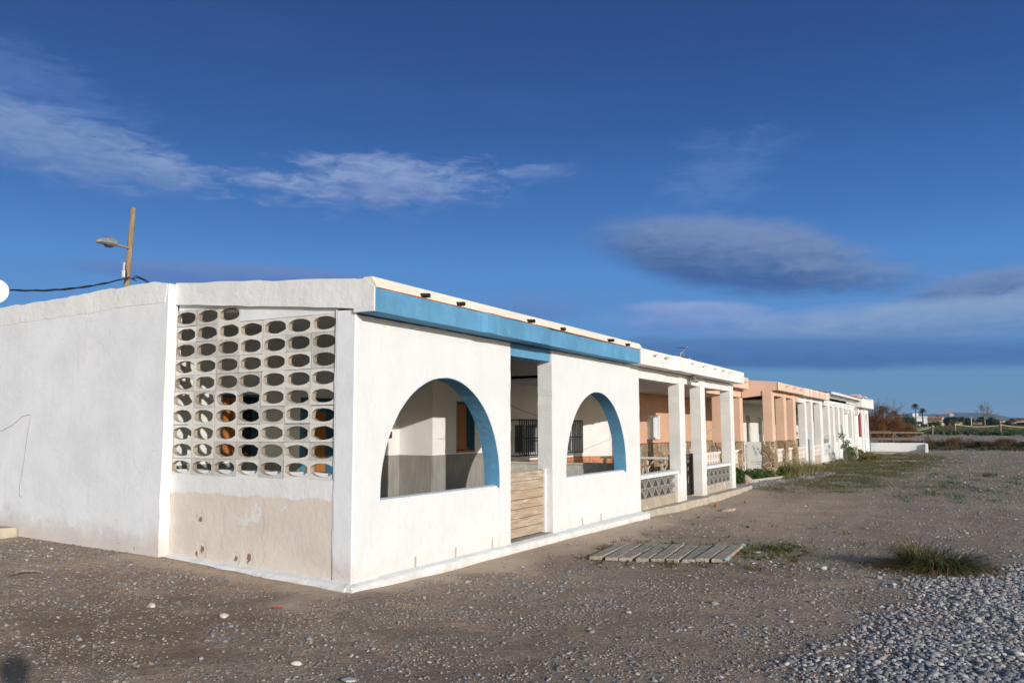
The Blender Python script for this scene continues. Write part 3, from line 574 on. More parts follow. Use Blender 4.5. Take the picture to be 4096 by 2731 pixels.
# low ground cover (stuff)
def cover(name, n, box_, dens, h, w, L, label, seed, lean=.8):
    g = np.random.default_rng(seed); x = g.uniform(box_[0], box_[1], n); y = g.uniform(box_[2], box_[3], n); k = (g.uniform(0, 1, n) < dens(x, y)) & outside(x, y); x, y = x[k], y[k]; n = len(x)
    a = g.uniform(0, 6.28, n); H = h*g.uniform(.4, 1.3, n); z = zg(x, y)-.005; l = lean*g.uniform(.3, 1.5, n); c, s_ = np.cos(a), np.sin(a)
    V = np.stack([np.stack([x-s_*w, y+c*w, z], -1), np.stack([x+s_*w, y-c*w, z], -1), np.stack([x+c*H*l+s_*w*.6, y+s_*H*l-c*w*.6, z+H*.8], -1), np.stack([x+c*H*l*1.5-s_*w*.4, y+s_*H*l*1.5+c*w*.4, z+H], -1)], 1).reshape(-1, 3)
    o = np_mesh(name, V, np.arange(n)[:, None]*4+np.arange(4)[None], L); return tagp(o, label, 'ground cover', kind='stuff')
cover('low_grass', 90000, (15, 50, -5.5, .3), lambda x, y: np.clip(m_green(x, y)*1.3-.35, 0, 1)*.9, .05, .007, L_cover, 'low patchy green weeds creeping over the ground along the houses', 21, 1.2)
cover('boardwalk_weeds', 26000, (3.0, 9.5, -4.3, -.7), lambda x, y: np.clip(np.clip(m_green(x, y), 0, .6)*2.6-.5+fnoise(x, y, .45, 77, 4)*1.0, 0, 1)*.8, .055, .012, L_cover, 'small green weeds growing around the wooden boardwalk', 22, 1.2)
cover('grey_weeds', 16000, (15, 26, -7.2, -3.8), lambda x, y: np.clip(fnoise(x*.5, y*1.6, 1.6, 78, 3)*2-.5, 0, 1), .06, .012, L_grey, 'grey-green mats of creeping beach weed on the open ground', 23)
cover('field_grass', 90000, (85, 200, -45, 30), lambda x, y: np.clip(.55+fnoise(x, y, 9, 79, 3), 0, 1), .38, .03, leaf_mat('field_blades', (.09, .10, .045), (.19, .165, .085), (.10, .09, .05)), 'rough green and straw grass covering the far field', 24, .5)
cover('dune_weed', 26000, (82, 93, -16, 8), lambda x, y: np.clip(fnoise(x, y, 3, 80, 3)*1.4, 0, 1), .35, .09, leaf_mat('dune_leaf', (.05, .09, .04), (.09, .13, .06)), 'broad-leaved green weeds at the foot of the rope fence', 25, .8)

# ------------------------------------------------------------------ terraced houses
def slabroof(h, x0, x1, y1=10., z=3.18, m=None): return bx('roof', m or M_roof, h, x0+.02, x1-.02, .28, y1-.02, z-.5, z)
def body(h, x0, x1, yb, mat_in, win=()):
    """porch back wall, ceiling, floor and the solid house behind them"""
    outl = [(x0, -.1), (x1, -.1), (x1, 2.66), (x0, 2.66)]
    holes = [[(a, c), (b_, c), (b_, d), (a, d)] for a, b_, c, d in win]
    MB().prism(outl, 1, yb, yb+.3, holes).build('back_wall', mat_in, h)
# ---- house A : blue trim, arches, block screen
A = thing('beach_house', 'white single-storey house with blue fascia, two arched porch openings and a pierced block screen', 'house', (0, 0, -.1))
def arch_pts(cx, cz, r, z0, n=26, amp=.006):
    pts = [(cx-r-.009, z0)]
    for i in range(n+1):
        a = math.pi-math.pi*i/n; q = r+.009+R.gauss(0, amp*.5); pts.append((cx+q*math.cos(a), cz+q*math.sin(a)*1.01))
    pts.append((cx+r+.009, z0)); return pts
hole1 = arch_pts(1.79, .9, 1.325, -.06); hole2 = arch_pts(6.62, .9, 1.325, -.06)
def front(x0, x1, cx, hole, nm):
    out = [(x0, -.08)]+hole+[(x1, -.08)]
    top = wob([(x1, -.08), (x1, 2.84), (x0, 2.84), (x0, -.08)], .12, .0035, False)[1:-1]
    return MB().prism(out+top, 1, 0, .25).build(nm, M_front, A, .012)
front(.002, 3.43, 1.79, hole1, 'front_wall'); front(4.775, 8.71, 6.62, hole2, 'front_wall')
def arch_lining(cx):            # blue painted soffit: a thin coat lining the arch
    o_, i_ = [], []
    for i in range(41):
        a = rad(180-180*i/40); o_.append((cx+1.37*math.cos(a), .9+1.385*math.sin(a))); w = R.gauss(0, .0015); i_.append((cx+(1.325+w)*math.cos(a), .9+(1.34+w)*math.sin(a)))
    o_ = [(cx-1.37, .80)]+o_+[(cx+1.37, .80)]; i_ = [(cx-1.325, .80)]+i_+[(cx+1.325, .80)]
    return MB().prism(o_+i_[::-1], 1, .004, .246).build('arch_soffit', M_blue, A)
arch_lining(1.79); arch_lining(6.62)
for cx in (1.79, 6.62):
    w = MB(); pr = wob([(.03, -.05), (.03, .795), (.045, .82), (.10, .832), (.19, .828), (.245, .80), (.245, -.05)], .3, .002)
    w.prism(pr, 0, cx-1.345, cx+1.345); w.build('sill_wall', M_front, A, .01)
# weep slots at the foot of the sill walls
for xx in (1.17, 2.04, 2.96, 5.95, 6.75): MB().box(xx-.012, xx+.012, .022, .031, .0, .12, .004).build('weep_slot', M_conc, A)
bx('lintel', M_blue, A, 3.43, 4.775, .03, .25, 2.657, 2.845, bevel=.006)
pl = MB(); pl.prism([(-.10, -.24), (-.07, -.03), (.0, .0), (3.43, .0), (3.43, -.005), (4.775, -.005), (8.71, 0), (8.71, -.24)], 1, -.16, 0)
pl2 = MB(); pl2.prism([(.0, .0), (8.68, .0), (8.68, .28), (.02, .28), (.02, 2.84), (.0, 2.84)], 2, -.24, .0)
pl2.build('plinth', plaster('plinth_paint', (.79, .785, .77), wavy=.02, dirt=(.40, .32, .24), dirt_amt=.6, base_z=-.31), A, .03)
gl = MB(); n_ = 14; V_ = []
for i in range(n_+1):
    y_ = 2.83*i/n_; zt = .105*y_/2.83-.004; w_ = .13+R.uniform(-.018, .018)
    V_ += [(.0, y_, zt-.2), (.0, y_, zt+.012), (-w_*.6, y_, zt-.005), (-w_, y_, zt-.035), (-w_, y_, zt-.2)]
gl.add(V_, [tuple((i*5+k, i*5+(k+1) % 5, (i+1)*5+(k+1) % 5, (i+1)*5+k)) for i in range(n_) for k in range(5)]+[(0, 1, 2, 3, 4), tuple(n_*5+k for k in (4, 3, 2, 1, 0))]); gl.build('footing_ledge', bpy.data.materials['plinth_paint'], A)
# ledge along the gable
fl_ = MB(); n_ = 34; V_ = []
for i in range(n_+1):
    x_ = -.10+8.74*i/n_; w_ = float(np.interp(x_, [0, 3.4, 4.8, 8.7], [.085, .09, .125, .205]))+R.uniform(-.007, .007); dz_ = R.uniform(-.004, .004)
    V_ += [(x_, .0, -.25), (x_, .0, -.002), (x_, -w_*.75, -.018+dz_), (x_, -w_, -.038+dz_), (x_, -w_-.004, -.25)]
fl_.add(V_, [(i*5+k, i*5+(k+1) % 5, (i+1)*5+(k+1) % 5, (i+1)*5+k) for i in range(n_) for k in range(5)]+[(0, 1, 2, 3, 4), tuple(n_*5+k for k in (4, 3, 2, 1, 0))]); fl_.build('plinth_ledge', bpy.data.materials['plinth_paint'], A)
# fascia beam with its two slight bends, cream coping and dark tile line
def bent(name, pts, z0, z1, y_in, m, amp=.003, drop=.0):
    """beam whose front edge follows pts (x,y)"""
    out = wob(pts, .25, amp, False)+[(pts[-1][0], y_in), (pts[0][0], y_in)]
    return MB().prism(out, 2, z0, z1).build(name, m, A, .012)
bent('fascia', [(-.02, -.27), (2.20, -.27), (2.27, -.31), (2.42, -.31), (2.6, -.28), (4.1, -.27), (4.3, -.24), (8.12, -.25)], 2.852, 3.105, .0, M_blue)
bent('tile_edge', [(.03, -.268), (2.24, -.27), (2.40, -.305), (2.6, -.28), (8.15, -.25)], 3.108, 3.120, -.05, M_redpaint, .006)
cp = MB(); cp.prism([(-.20, 3.129), (-.20, 3.16), (-.13, 3.262), (.0, 3.262), (.0, 3.129)], 0, .10, 8.43); cp.build('coping', M_cream, A, .01)
ds = M_black
for xx in (.93, 1.73, 3.6, 4.73, 6.66, 7.52):
    MB().tube([(xx, -.10, 3.168), (xx+R.uniform(-.04, .04), -.25-R.uniform(0, .06), 3.152)], .027, 12).build('drain_spout', M_black, A)
# gable side: screen, beam, pilaster
MB().prism([(-.272, 2.853), (0, 2.853), (.0, 3.215), (-.15, 3.21), (-.272, 3.107)], 0, -.045, -.022).build('beam_end', M_memb, A)
beam = wob([(.0, 2.895), (.30, 2.93), (2.84, 3.15), (2.84, 3.425), (1.87, 3.362), (.97, 3.292), (0, 3.222)], .2, .005)
MB().prism(beam, 0, -.045, .25).build('roof_beam', M_memb, A, .012)
MB().prism([(.263, -.05)]+wob([(.266, -.05), (.276, 2.925)], .15, .003, False)+[(.263, 2.9)], 0, -.011, .26).build('pilaster_edge', M_side, A)
MB().box(-.014, .03, -.002, .262, -.05, 2.895).build('corner_pilaster', M_side, A, .012)
MB().box(-.001, .25, .262, 2.845, -.05, 1.062).build('screen_base', M_two, A)
MB().prism(wob([(.262, 1.065), (2.845, 1.065), (2.845, 1.125), (.262, 1.13)], .1, .004), 0, .074, .25).build('screen_sill', M_side, A, .01)
# infill above the blocks
g0, gw_, gh = 2.694, .3734, .2017
yl = lambda c: g0-gw_*c
MB().prism([(.262, 2.876), (1.761, 2.876), (1.761, 3.09), (.262, 2.955)], 0, .008, .12).build('infill_panel', M_side, A)
MB().prism([(1.763, 3.062), (2.845, 3.062), (2.845, 3.19), (1.763, 3.10)], 0, .016, .06).build('infill_panel', M_side, A)
scm = MB(); rb = random.Random(4)
for c_ in range(7):
    for r_ in range(1, 11):
        if r_ == 1 and c_ > 2: continue
        yc = yl(c_)+rb.gauss(0, .002); zc = 2.775-gh*(r_-2)+rb.gauss(0, .002); dx = rb.uniform(-.005, .006); hw, hh = gw_/2-.0012, gh/2-.001
        ph, rough_ = [], rb.random() < .45
        a_, b_ = .164, .075
        for sg_ in (1, -1):
            for i in range(9):
                yy = sg_*a_*(1-2*i/8); zz = sg_*b_*math.sqrt(1-.84*(yy/a_)**2); q = 1+rb.gauss(0, .03 if rough_ else .008); ph.append((yc+yy*q, zc+zz*q))
        scm.prism([(yc-hw, zc-hh), (yc+hw, zc-hh), (yc+hw, zc+hh), (yc-hw, zc+hh)], 0, .010+dx, .072+dx*.3, [ph])
scm.build('screen_blocks', M_screen, A, .004)
# gable wall beyond the screen
MB().prism(wob([(2.84, -.05), (2.84, 3.405), (3.12, 3.44), (4.64, 3.392), (6.45, 3.352), (10, 3.25), (10, -.05)], .2, .0045), 0, -.15, -.003).build('gable_wall', M_side, A, .012)
bx('gable_inner_leaf', M_inner, A, .0, .118, 2.905, 9.7, -.05, 3.12)
ms = wob([(2.90, 3.17), (2.86, 3.40), (3.12, 3.448), (4.64, 3.40), (6.45, 3.36), (9.98, 3.255), (9.98, 2.99), (6.45, 3.10), (4.64, 3.135), (3.6, 3.18)], .13, .008)
MB().prism(ms, 0, -.1555, -.1505).build('flashing_strip', M_memb, A)
bx('rear_wall', M_side, A, .12, 8.45, 9.75, 10, -.05, 3.1)
MB().prism([(.0, 2.9), (.0, 3.2), (2.9, 3.40), (9.7, 3.2), (9.7, 2.9), (4.0, 3.16), (2.9, 3.16), (.3, 2.92)], 0, .12, 8.44).build('roof', M_roof, A)
# porch inside
bx('porch_floor', M_floor, A, .1, 8.45, .25, 3.82, -.2, .006)
MB().prism([(.27, 2.90), (2.9, 3.13), (3.95, 3.14), (3.95, 3.10), (2.9, 3.09), (.27, 2.87)], 0, .1, 8.45).build('porch_ceiling', M_ceil, A)
wA = [(.12, -.05), (5.93, -.05), (5.93, 3.12), (.12, 3.12)]
win1, door1 = [(1.62, 1.2), (2.42, 1.2), (2.42, 2.135), (1.62, 2.135)], [(3.235, .02), (4.12, .02), (4.12, 2.135), (3.235, 2.135)]
MB().prism(wA, 1, 3.81, 4.05, [win1, door1]).build('porch_back_wall', M_inner, A)
MB().prism([(3.05, -.05), (3.81, -.05), (3.81, 3.12), (3.05, 3.12)], 0, 5.93, 6.10).build('porch_return_wall', M_inner, A)
MB().prism([(6.10, -.05), (8.6, -.05), (8.6, 3.12), (6.10, 3.12)], 1, 3.05, 3.32, [[(6.755, 1.18), (7.447, 1.18), (7.447, 2.15), (6.755, 2.15)]]).build('porch_back_wall', M_inner, A)
for q in ((.12, 1.6, 3.79, 3.808), (1.603, 2.6, 3.79, 3.808), (2.603, 3.22, 3.79, 3.808), (4.14, 4.9, 3.79, 3.808), (4.903, 5.5, 3.79, 3.808), (5.503, 5.91, 3.79, 3.808), (5.912, 5.928, 3.05, 3.34), (5.912, 5.928, 3.343, 3.808), (5.93, 6.55, 3.03, 3.048), (6.553, 7.2, 3.03, 3.048), (7.203, 8.44, 3.03, 3.048)):
    bx('stone_dado', M_dado, A, *q, .01, 1.12)

for (a, b_, c, d, yy) in ((1.62, 2.42, 1.2, 2.135, 3.81), (6.755, 7.447, 1.18, 2.15, 3.05)):
    w = bx('window', M_glass, A, a-.02, b_+.02, yy+.225, yy+.235, c-.02, d+.02)
    fr = MB().box(a, a+.012, yy+.004, yy+.22, c, d).box(b_-.012, b_, yy+.004, yy+.22, c, d).box(a+.012, b_-.012, yy+.004, yy+.22, d-.03, d).build('window_reveal', M_bluedk, w)
    MB().box(a+.02, a+.02+(b_-a)*(.52 if yy > 3.5 else .64), yy+.06, yy+.072, c+.02, d-.05).build('bamboo_blind', M_blind, w)
    MB().tube([(a+.02, yy+.05, c+.045), (a+(b_-a)*.68, yy+.05, c+.04)], .022, 10).build('blind_roll', M_blind, w)
    bx('window_sill', M_terra, w, a-.01, b_+.01, yy-.01, yy+.22, c-.03, c-.002)
dr = MB().box(3.235, 4.12, 4.03, 4.05, .02, 2.135).build('house_door', M_bluedk, A); dr.location.y = 0
MB().box(3.24, 3.26, 3.815, 4.03, .02, 2.13).box(4.10, 4.12, 3.815, 4.03, .02, 2.13).build('door_frame', M_bluedk, dr)
MB().box(3.62, 4.08, 4.0, 4.028, .86, 1.9).build('door_panel', M_blind, dr)
bx('meter_box', M_black, A, 5.55, 5.66, 3.78, 3.808, 1.44, 1.56)
bx('porch_header', M_inner, A, 8.45, 8.55, .26, 3.5, 2.6, 3.15); bx('porch_partition', M_paletile, A, 8.42, 8.54, .25, 3.5, -.05, .885)
bx('partition_cap', simple('cap_stone', (.6, .56, .49), .7, (.5, .46, .4), 20), A, 8.40, 8.56, .25, 3.5, .888, .925)
# wooden gate
G = MB()
for i in range(7): z0 = .03+i*.135; G.box(3.62, 4.74, .135+R.uniform(-.002, .002), .165, z0, z0+.127)
gt = G.build('gate', M_plank, A, .003)
bx('gate_post', M_shut, A, 3.44, 3.47, .12, .18, .0, 1.0); bx('gate_post', M_shut, A, 4.744, 4.772, .11, .18, .01, .985)
bx('door_step', M_floor, A, 3.43, 4.775, .0, .25, -.03, .012)

# ---- house B : white columns, grey block balustrades
B = thing('beach_house', 'white house with square stucco columns, grey triangle-block balustrades and a black porch gate', 'house', (12, 0, -.1))
ZT = 2.83
for (a, b_) in ((11.33, 11.72), (13.0, 13.40), (15.84, 16.23)):
    MB().prism(wob([(a, -.02), (b_, -.02), (b_, ZT), (a, ZT)], .12, .004), 1, .0, .265).build('column', M_col, B, .012)
for (a, b_, zz) in ((8.712, 11.33, 2.61), (11.72, 13.0, 2.63), (13.40, 15.84, 2.62)):
    MB().prism(wob([(a, zz), (b_, zz), (b_, ZT), (a, ZT)], .3, .003), 1, .03, .25).build('lintel', M_front, B, .008)
o = MB(); o.prism(wob([(8.13, -.27), (10.1, -.27), (10.35, -.32), (10.8, -.30), (16.42, -.27)], .25, .004, False)+[(16.42, .0), (8.13, .0)], 2, 2.84, 3.145)
o.build('fascia', plaster('fascia_white', (.80, .77, .745), wavy=.012, dirt_amt=0), B, .012)
for xx in (8.85, 9.56, 11.3, 12.26, 13.26, 14.05, 14.75):
    MB().box(xx-.05, xx+.09, -.36, -.27, 3.055, 3.085).build('drain_spout', M_pinkwhite, B)
bx('roof_slab', M_roof, B, 8.46, 16.4, .0, 9.9, 2.86, 3.12)
bx('roof_upstand', M_front, B, 8.50, 16.3, .0, .25, 3.145, 3.19)
# porch slab
sl = MB(); sl.prism(wob([(8.67, -.08), (10.9, -.16), (13.8, -.22), (17.2, -.22), (17.6, .1), (17.5, .6), (16.3, .95), (8.67, .28)], .2, .02), 2, -.35, -.012); sl.build('porch_step', M_conc, B, .03)
bx('porch_floor', M_floor, B, 8.54, 16.3, .27, 3.6, -.2, .0)
bx('porch_ceiling', M_ceil, B, 8.45, 16.3, .25, 3.6, 2.66, 2.72)
MB().prism([(8.45, -.05), (13.62, -.05), (13.62, 2.66), (8.45, 2.66)], 1, 3.5, 3.7, [[(9.95, 1.05), (11.2, 1.05), (11.2, 1.75), (9.95, 1.75)], [(12.3, 1.05), (13.2, 1.05), (13.2, 1.75), (12.3, 1.75)]]).build('porch_back_wall', M_inner, B)
def oblique(name, p, q, z0, z1, th, m, h):
    p, q = Vector((*p, 0)), Vector((*q, 0)); d = (q-p).normalized(); n = Vector((-d.y, d.x, 0))
    return MB().add_([p, q, q+n*th, p+n*th], z0, z1).build(name, m, h)
def add_(s, c, z0, z1):
    s.add([(v.x, v.y, z0) for v in c]+[(v.x, v.y, z1) for v in c], [(0, 1, 2, 3), (4, 5, 6, 7), (0, 1, 5, 4), (1, 2, 6, 5), (2, 3, 7, 6), (3, 0, 4, 7)]); return s
MB.add_ = add_
oblique('porch_angled_wall', (13.62, 3.5), (14.3, 2.95), -.05, 2.66, .2, M_inner, B)
bx('porch_back_wall', M_inner, B, 14.3, 15.6, 2.95, 3.15, -.05, 2.66)
bx('tile_dado', M_orange, B, 8.56, 13.60, 3.485, 3.498, .0, .87)
oblique('tile_dado', (13.61, 3.482), (14.29, 2.932), .0, .87, .012, M_orange, B); bx('tile_dado', M_orange, B, 14.3, 15.6, 2.935, 2.948, 0, .87)
for (a, b_) in ((9.76, 11.3), (12.2, 13.28)):
    gr = MB()
    for zz in (.98, 1.38, 1.80): gr.box(a, b_, 3.27, 3.295, zz, zz+.03)
    gr.box(a, a+.02, 3.29, 3.5, .98, 1.005).box(b_-.02, b_, 3.29, 3.5, .98, 1.005).box(a, a+.02, 3.29, 3.5, 1.80, 1.825)
    k = int((b_-a)/.105)
    for i in range(k+1): xx = a+.01+(b_-a-.02)*i/k; gr.box(xx-.011, xx+.011, 3.262, 3.284, .98, 1.82)
    gr.build('window_grille', M_black, B)
    fr = bx('window', M_glass, B, a+.15, b_-.05, 3.60, 3.61, 1.0, 1.80); fr2 = MB().box(a+.19, a+.24, 3.55, 3.59, 1.05, 1.75).box((a+b_)/2-.03, (a+b_)/2+.03, 3.55, 3.59, 1.05, 1.75).box(b_-.13, b_-.085, 3.55, 3.59, 1.05, 1.75).box(a+.24, b_-.13, 3.555, 3.585, 1.70, 1.75).build('window_frame', M_shut, fr)
def patchy_mat():
    m, t, b = base_mat('patchy_render', .95, .15); p = wpos(t); k = mixc(t, smooth(t, noise(t, p, 6, 5), .35, .65), (.46, .38, .30), (.36, .30, .245))
    k = mixc(t, smooth(t, noise(t, p, 3.1, 6, .7), .60, .64), k, (.76, .74, .71)); lk(t, k, b.inputs['Base Color']); bump(t, b, [(noise(t, p, 18, 5), .01)]); return m
patchy = patchy_mat()
def triblocks(h, ax, d0, d1, u0, u1, z0, z1, nu, nv, m):
    mb = MB(); w = (u1-u0)/nu; hh = (z1-z0)/nv; e = .012
    for i in range(nu):
        for k in range(nv):
            a, b_, c, d = u0+i*w, u0+(i+1)*w, z0+k*hh, z0+(k+1)*hh; mx = (a+b_)/2; q = .036
            outer = [(a+.001, c+.001), (b_-.001, c+.001), (b_-.001, d-.001), (a+.001, d-.001)]
            if k % 2 == 0 or True:
                up = [(mx-w*.5+e+.032, c+e), (mx+w*.5-e-.032, c+e), (mx, d-e-.018)]
                lf = [(a+e, c+e+.022), (mx-.024, d-e), (a+e, d-e)]; rt = [(b_-e, c+e+.022), (b_-e, d-e), (mx+.024, d-e)]
            mb.prism(outer, ax, d0, d1, [up, lf, rt])
    return mb.build('block_balustrade', m, h)
for (a, b_, nu) in ((8.72, 11.2, 6), (13.42, 15.82, 6)):
    MB().prism(wob([(a, -.02), (b_, -.02), (b_, .198), (a, .198)], .2, .004), 1, .05, .2).build('balustrade_base', patchy, B, .008)
    triblocks(B, 1, .06, .19, a, b_, .20, .60, nu, 2, M_block)
    MB().prism([(-.0, .602), (-.0, .665), (.06, .69), (.22, .69), (.22, .602)], 0, a, b_).build('balustrade_coping', M_front, B, .008)
bx('balustrade_return', M_col, B, 11.05, 11.33, -.01, .24, -.02, .60, bevel=.01)
# divider on the far side of the porch gate, cast branch pattern
dv = MB(); rr = random.Random(9); yy0, yy1 = .27, 2.6
for i in range(26):
    y0 = yy0+(yy1-yy0)*rr.random(); z0 = .1; y1 = y0+rr.uniform(-.5, .5); y1 = max(yy0, min(yy1, y1)); z1 = rr.choice((.42, .8))
    dv.tube([(13.05, y0, rr.choice((.08, .42))), (13.05, (y0+y1)/2+rr.uniform(-.06, .06), z1*.6), (13.05, y1, z1)], .022, 5)
for y0 in np.arange(yy0, yy1+.1, .38): dv.box(13.0, 13.1, y0-.02, y0+.02, .05, .84)
dv.box(13.0, 13.1, yy0, yy1, .43, .465); dv.build('porch_divider', simple('cast_stone_divider', (.47, .38, .30), .9, (.6, .52, .43), 9, .006), B)
bx('divider_coping', M_front, B, 12.97, 13.13, .27, 2.65, .845, .90, bevel=.008)
bg_ = MB()
for xx in (12.02, 12.9): bg_.box(xx-.03, xx+.03, .19, .25, .02, 1.0)
bg_.box(12.0, 12.9, .21, .23, .95, .985).box(12.0, 12.9, .21, .23, .12, .15)
for i in range(1, 9): xx = 12.02+i*.098; bg_.box(xx-.008, xx+.008, .212, .228, .15, .95)
# the gate stands open into the porch
g_o = bg_.build('porch_gate', M_black, B)
g_o.matrix_parent_inverse = Matrix.Translation(-B.location)
piv = Matrix.Translation((12.93, .22, 0)) @ Matrix.Rotation(rad(-17), 4, 'Z') @ Matrix.Translation((-12.93, -.22, 0))
for v in g_o.data.vertices: v.co = piv @ v.co
wire = MB(); 
for (p, q, s_) in (((8.85, .5, 1.55), (16.0, 2.9, 1.62), .10), ((13.4, .3, 1.42), (18.6, 1.0, 1.72), .03), ((13.4, .3, 1.40), (18.4, 1.1, 1.60), .02), ((9.3, .4, 2.32), (13.0, 2.9, 2.38), .1)):
    p, q = Vector(p), Vector(q); wire.tube([p.lerp(q, i/10)-Vector((0, 0, s_*4*(i/10)*(1-i/10))) for i in range(11)], .0045, 5)
tagp(wire.build('washing_line', simple('pale_cord', (.45, .43, .4), .7)), 'thin pale washing lines strung across the second house porch', 'washing line')
wl = MB(); p, q = Vector((4.9, .9, 2.02)), Vector((12.5, 3.1, 1.98)); wl.tube([p.lerp(q, i/12)-Vector((0, 0, .16*4*(i/12)*(1-i/12))) for i in range(13)], .005, 5)
tagp(wl.build('washing_line', simple('dark_cord', (.12, .12, .12), .7)), 'thin dark line strung inside the porch behind the right arch', 'washing line')
# bracket lamp on B
lb = thing('wall_lamp', 'small rusty twin floodlight bracket on the white lintel over the gate', 'lamp', (12.1, 0, 2.7))
MB().box(12.03, 12.12, -.03, .03, 2.63, 2.76).build('mount', M_dkmetal, lb); MB().tube([(12.05, -.05, 2.76), (12.0, -.16, 2.80)], .045, 10, .055).build('lamp_head', M_dkmetal, lb); MB().tube([(12.14, -.05, 2.72), (12.22, -.17, 2.72)], .03, 10, .05).build('lamp_head', M_dkmetal, lb)
# aerial
at_ = thing('tv_aerial', 'grey television aerial standing on the flat roof behind the second house parapet', 'aerial', (24.6, 4.1, 3.15))
am = MB(); ax_, ay_ = 24.6, 4.1
am.tube([(ax_, ay_, 3.1), (ax_, ay_, 4.55)], .02, 7); am.build('mast', M_dkmetal, at_)
ar = MB()
for dz in (4.72, 4.36):
    for k in range(6): u = -.45+k*.18; ar.tube([(ax_+.2+u*.35, ay_+u*.6-.05, dz+.02*k), (ax_+.32+u*.35, ay_+u*.6-.12, dz+.02*k+.0)], .012, 5)
    for e_ in (0, 1): ar.tube([(ax_+.2-.16+.12*e_, ay_-.32-.07*e_, dz), (ax_+.2+.19+.12*e_, ay_+.28-.07*e_, dz+.1)], .014, 5)
ar.tube([(ax_, ay_, 4.5), (ax_+.3, ay_-.1, 4.56)], .02, 6).tube([(ax_-.1, ay_+.2, 4.3), (ax_+.35, ay_-.2, 4.82)], .012, 5)
ar.build('reflector', M_dkmetal, at_)
hp = thing('roof_stub', 'short black vent stub with pale tip beside the television aerial', 'vent', (25.6, 4.1, 3.3)); MB().tube([(25.75, 4.1, 3.1), (25.75, 4.1, 4.28)], .045, 8).build('pipe', M_black, hp); MB().tube([(25.75, 4.1, 4.29), (25.76, 4.08, 4.42)], .03, 8).build('tip', M_shut, hp)

# ---- house C : peach
Ch = thing('beach_house', 'peach house with stone-faced column bases and a recessed porch', 'house', (21, .5, -.05))
pc = plaster('peach_fascia', (.74, .53, .41), wavy=.008, dirt_amt=0)
def pcol(a, b_, y0, y1, ztop=2.86):
    bx('column', M_peach, Ch, a, b_, y0, y1, 1.17, ztop, bevel=.008)
    MB().prism(wob([(a-.05, -.1), (b_+.05, -.1), (b_+.05, 1.17), (a-.05, 1.17)], .15, .008), 1, y0-.04, y1+.04).build('stone_column_base', M_rubble, Ch, .015)
pcol(18.72, 19.12, 1.0, 1.3, 2.62); pcol(21.02, 21.42, .98, 1.26, 2.62)
pcol(21.32, 21.74, .0, .30); pcol(23.36, 23.78, .0, .30); pcol(25.12, 25.6, .0, .30)
MB().prism(wob([(16.4, 2.64), (21.3, 2.64), (21.3, 2.88), (16.4, 2.88)], .4, .004), 1, 1.0, 1.25).build('lintel', M_peach, Ch, .01)
bx('lintel', M_peach, Ch, 21.74, 25.8, .03, .28, 2.70, 2.86); bx('lintel', M_peach, Ch, 25.8, 26.4, .03, .28, 2.6, 2.86)
MB().prism([(-.2, 2.86), (-.2, 3.14), (.55, 3.20), (1.0, 3.25), (1.0, 2.62), (.27, 2.70), (.27, 2.86)], 0, 21.36, 21.62).build('side_beam', M_peach, Ch, .008)
MB().box(16.42, 21.25, .72, 1.02, 2.90, 3.28).build('recess_fascia', pc, Ch, .01); MB().box(21.62, 26.4, -.22, .0, 2.862, 3.13).build('fascia', pc, Ch, .01)
bx('fascia_return', pc, Ch, 21.34, 21.62, -.22, -.205, 2.862, 3.13)
for xx in (22.6, 24.0, 25.3): MB().box(xx, xx+.16, -.33, -.22, 3.03, 3.07).build('drain_spout', pc, Ch)
for xx in (20.6,): MB().box(xx, xx+.2, .6, .72, 3.12, 3.17).build('drain_spout', pc, Ch)
bx('roof_slab', M_roof, Ch, 16.42, 26.4, 1.02, 9.9, 2.9, 3.24); bx('roof_slab', M_roof, Ch, 21.62, 26.4, .0, 1.02, 2.87, 3.12)
bx('porch_back_wall', M_peachin, Ch, 15.6, 26.4, 2.95, 3.2, -.05, 2.9); bx('porch_ceiling', M_ceil, Ch, 21.64, 26.4, .3, 3.0, 2.86, 2.868)
bx('porch_ceiling', M_ceil, Ch, 16.3, 21.62, 1.25, 3.0, 2.68, 2.7)
bx('stone_dado', rubble_mat('flagstone_dado', 3.4), Ch, 15.62, 26.38, 2.925, 2.947, -.05, 1.14); bx('dado_cap', M_terra, Ch, 15.62, 26.38, 2.90, 2.948, 1.142, 1.165)
bx('porch_floor', M_floor, Ch, 16.3, 26.4, 1.0, 3.0, -.2, .02); bx('porch_floor', M_floor, Ch, 21.4, 26.4, .0, 1.0, -.2, .02)
wn = MB().box(17.35, 17.42, 2.84, 2.948, 1.28, 2.02).box(18.2, 18.29, 2.84, 2.948, 1.28, 2.02).box(17.42, 18.2, 2.85, 2.948, 1.96, 2.02).box(17.42, 18.2, 2.85, 2.948, 1.28, 1.34).box(18.02, 18.05, 2.88, 2.93, 1.34, 1.96).build('window', M_shut, Ch)
MB().box(17.42, 18.2, 2.915, 2.935, 1.34, 1.96).build('roller_shutter', simple('shutter_slats', (.62, .63, .66), .5, (.56, .57, .6), 40), wn)
def loops(h, a, b_, y0, y1, z0, z1, nu, nv, m, ax=1):
    mb = MB(); w = (b_-a)/nu; hh = (z1-z0)/nv
    for i in range(nu):
        for k in range(nv):
            cx, cz = a+(i+.5)*w, z0+(k+.5)*hh; o_ = [(cx-w/2+.001, cz-hh/2+.001), (cx+w/2-.001, cz-hh/2+.001), (cx+w/2-.001, cz+hh/2-.001), (cx-w/2+.001, cz+hh/2-.001)]
            mb.prism(o_, ax, y0, y1, [[(cx+w*.30*math.cos(q*math.pi/5), cz+hh*.38*math.sin(q*math.pi/5)) for q in range(10)]])
    return mb.build('pierced_balustrade', m, h)
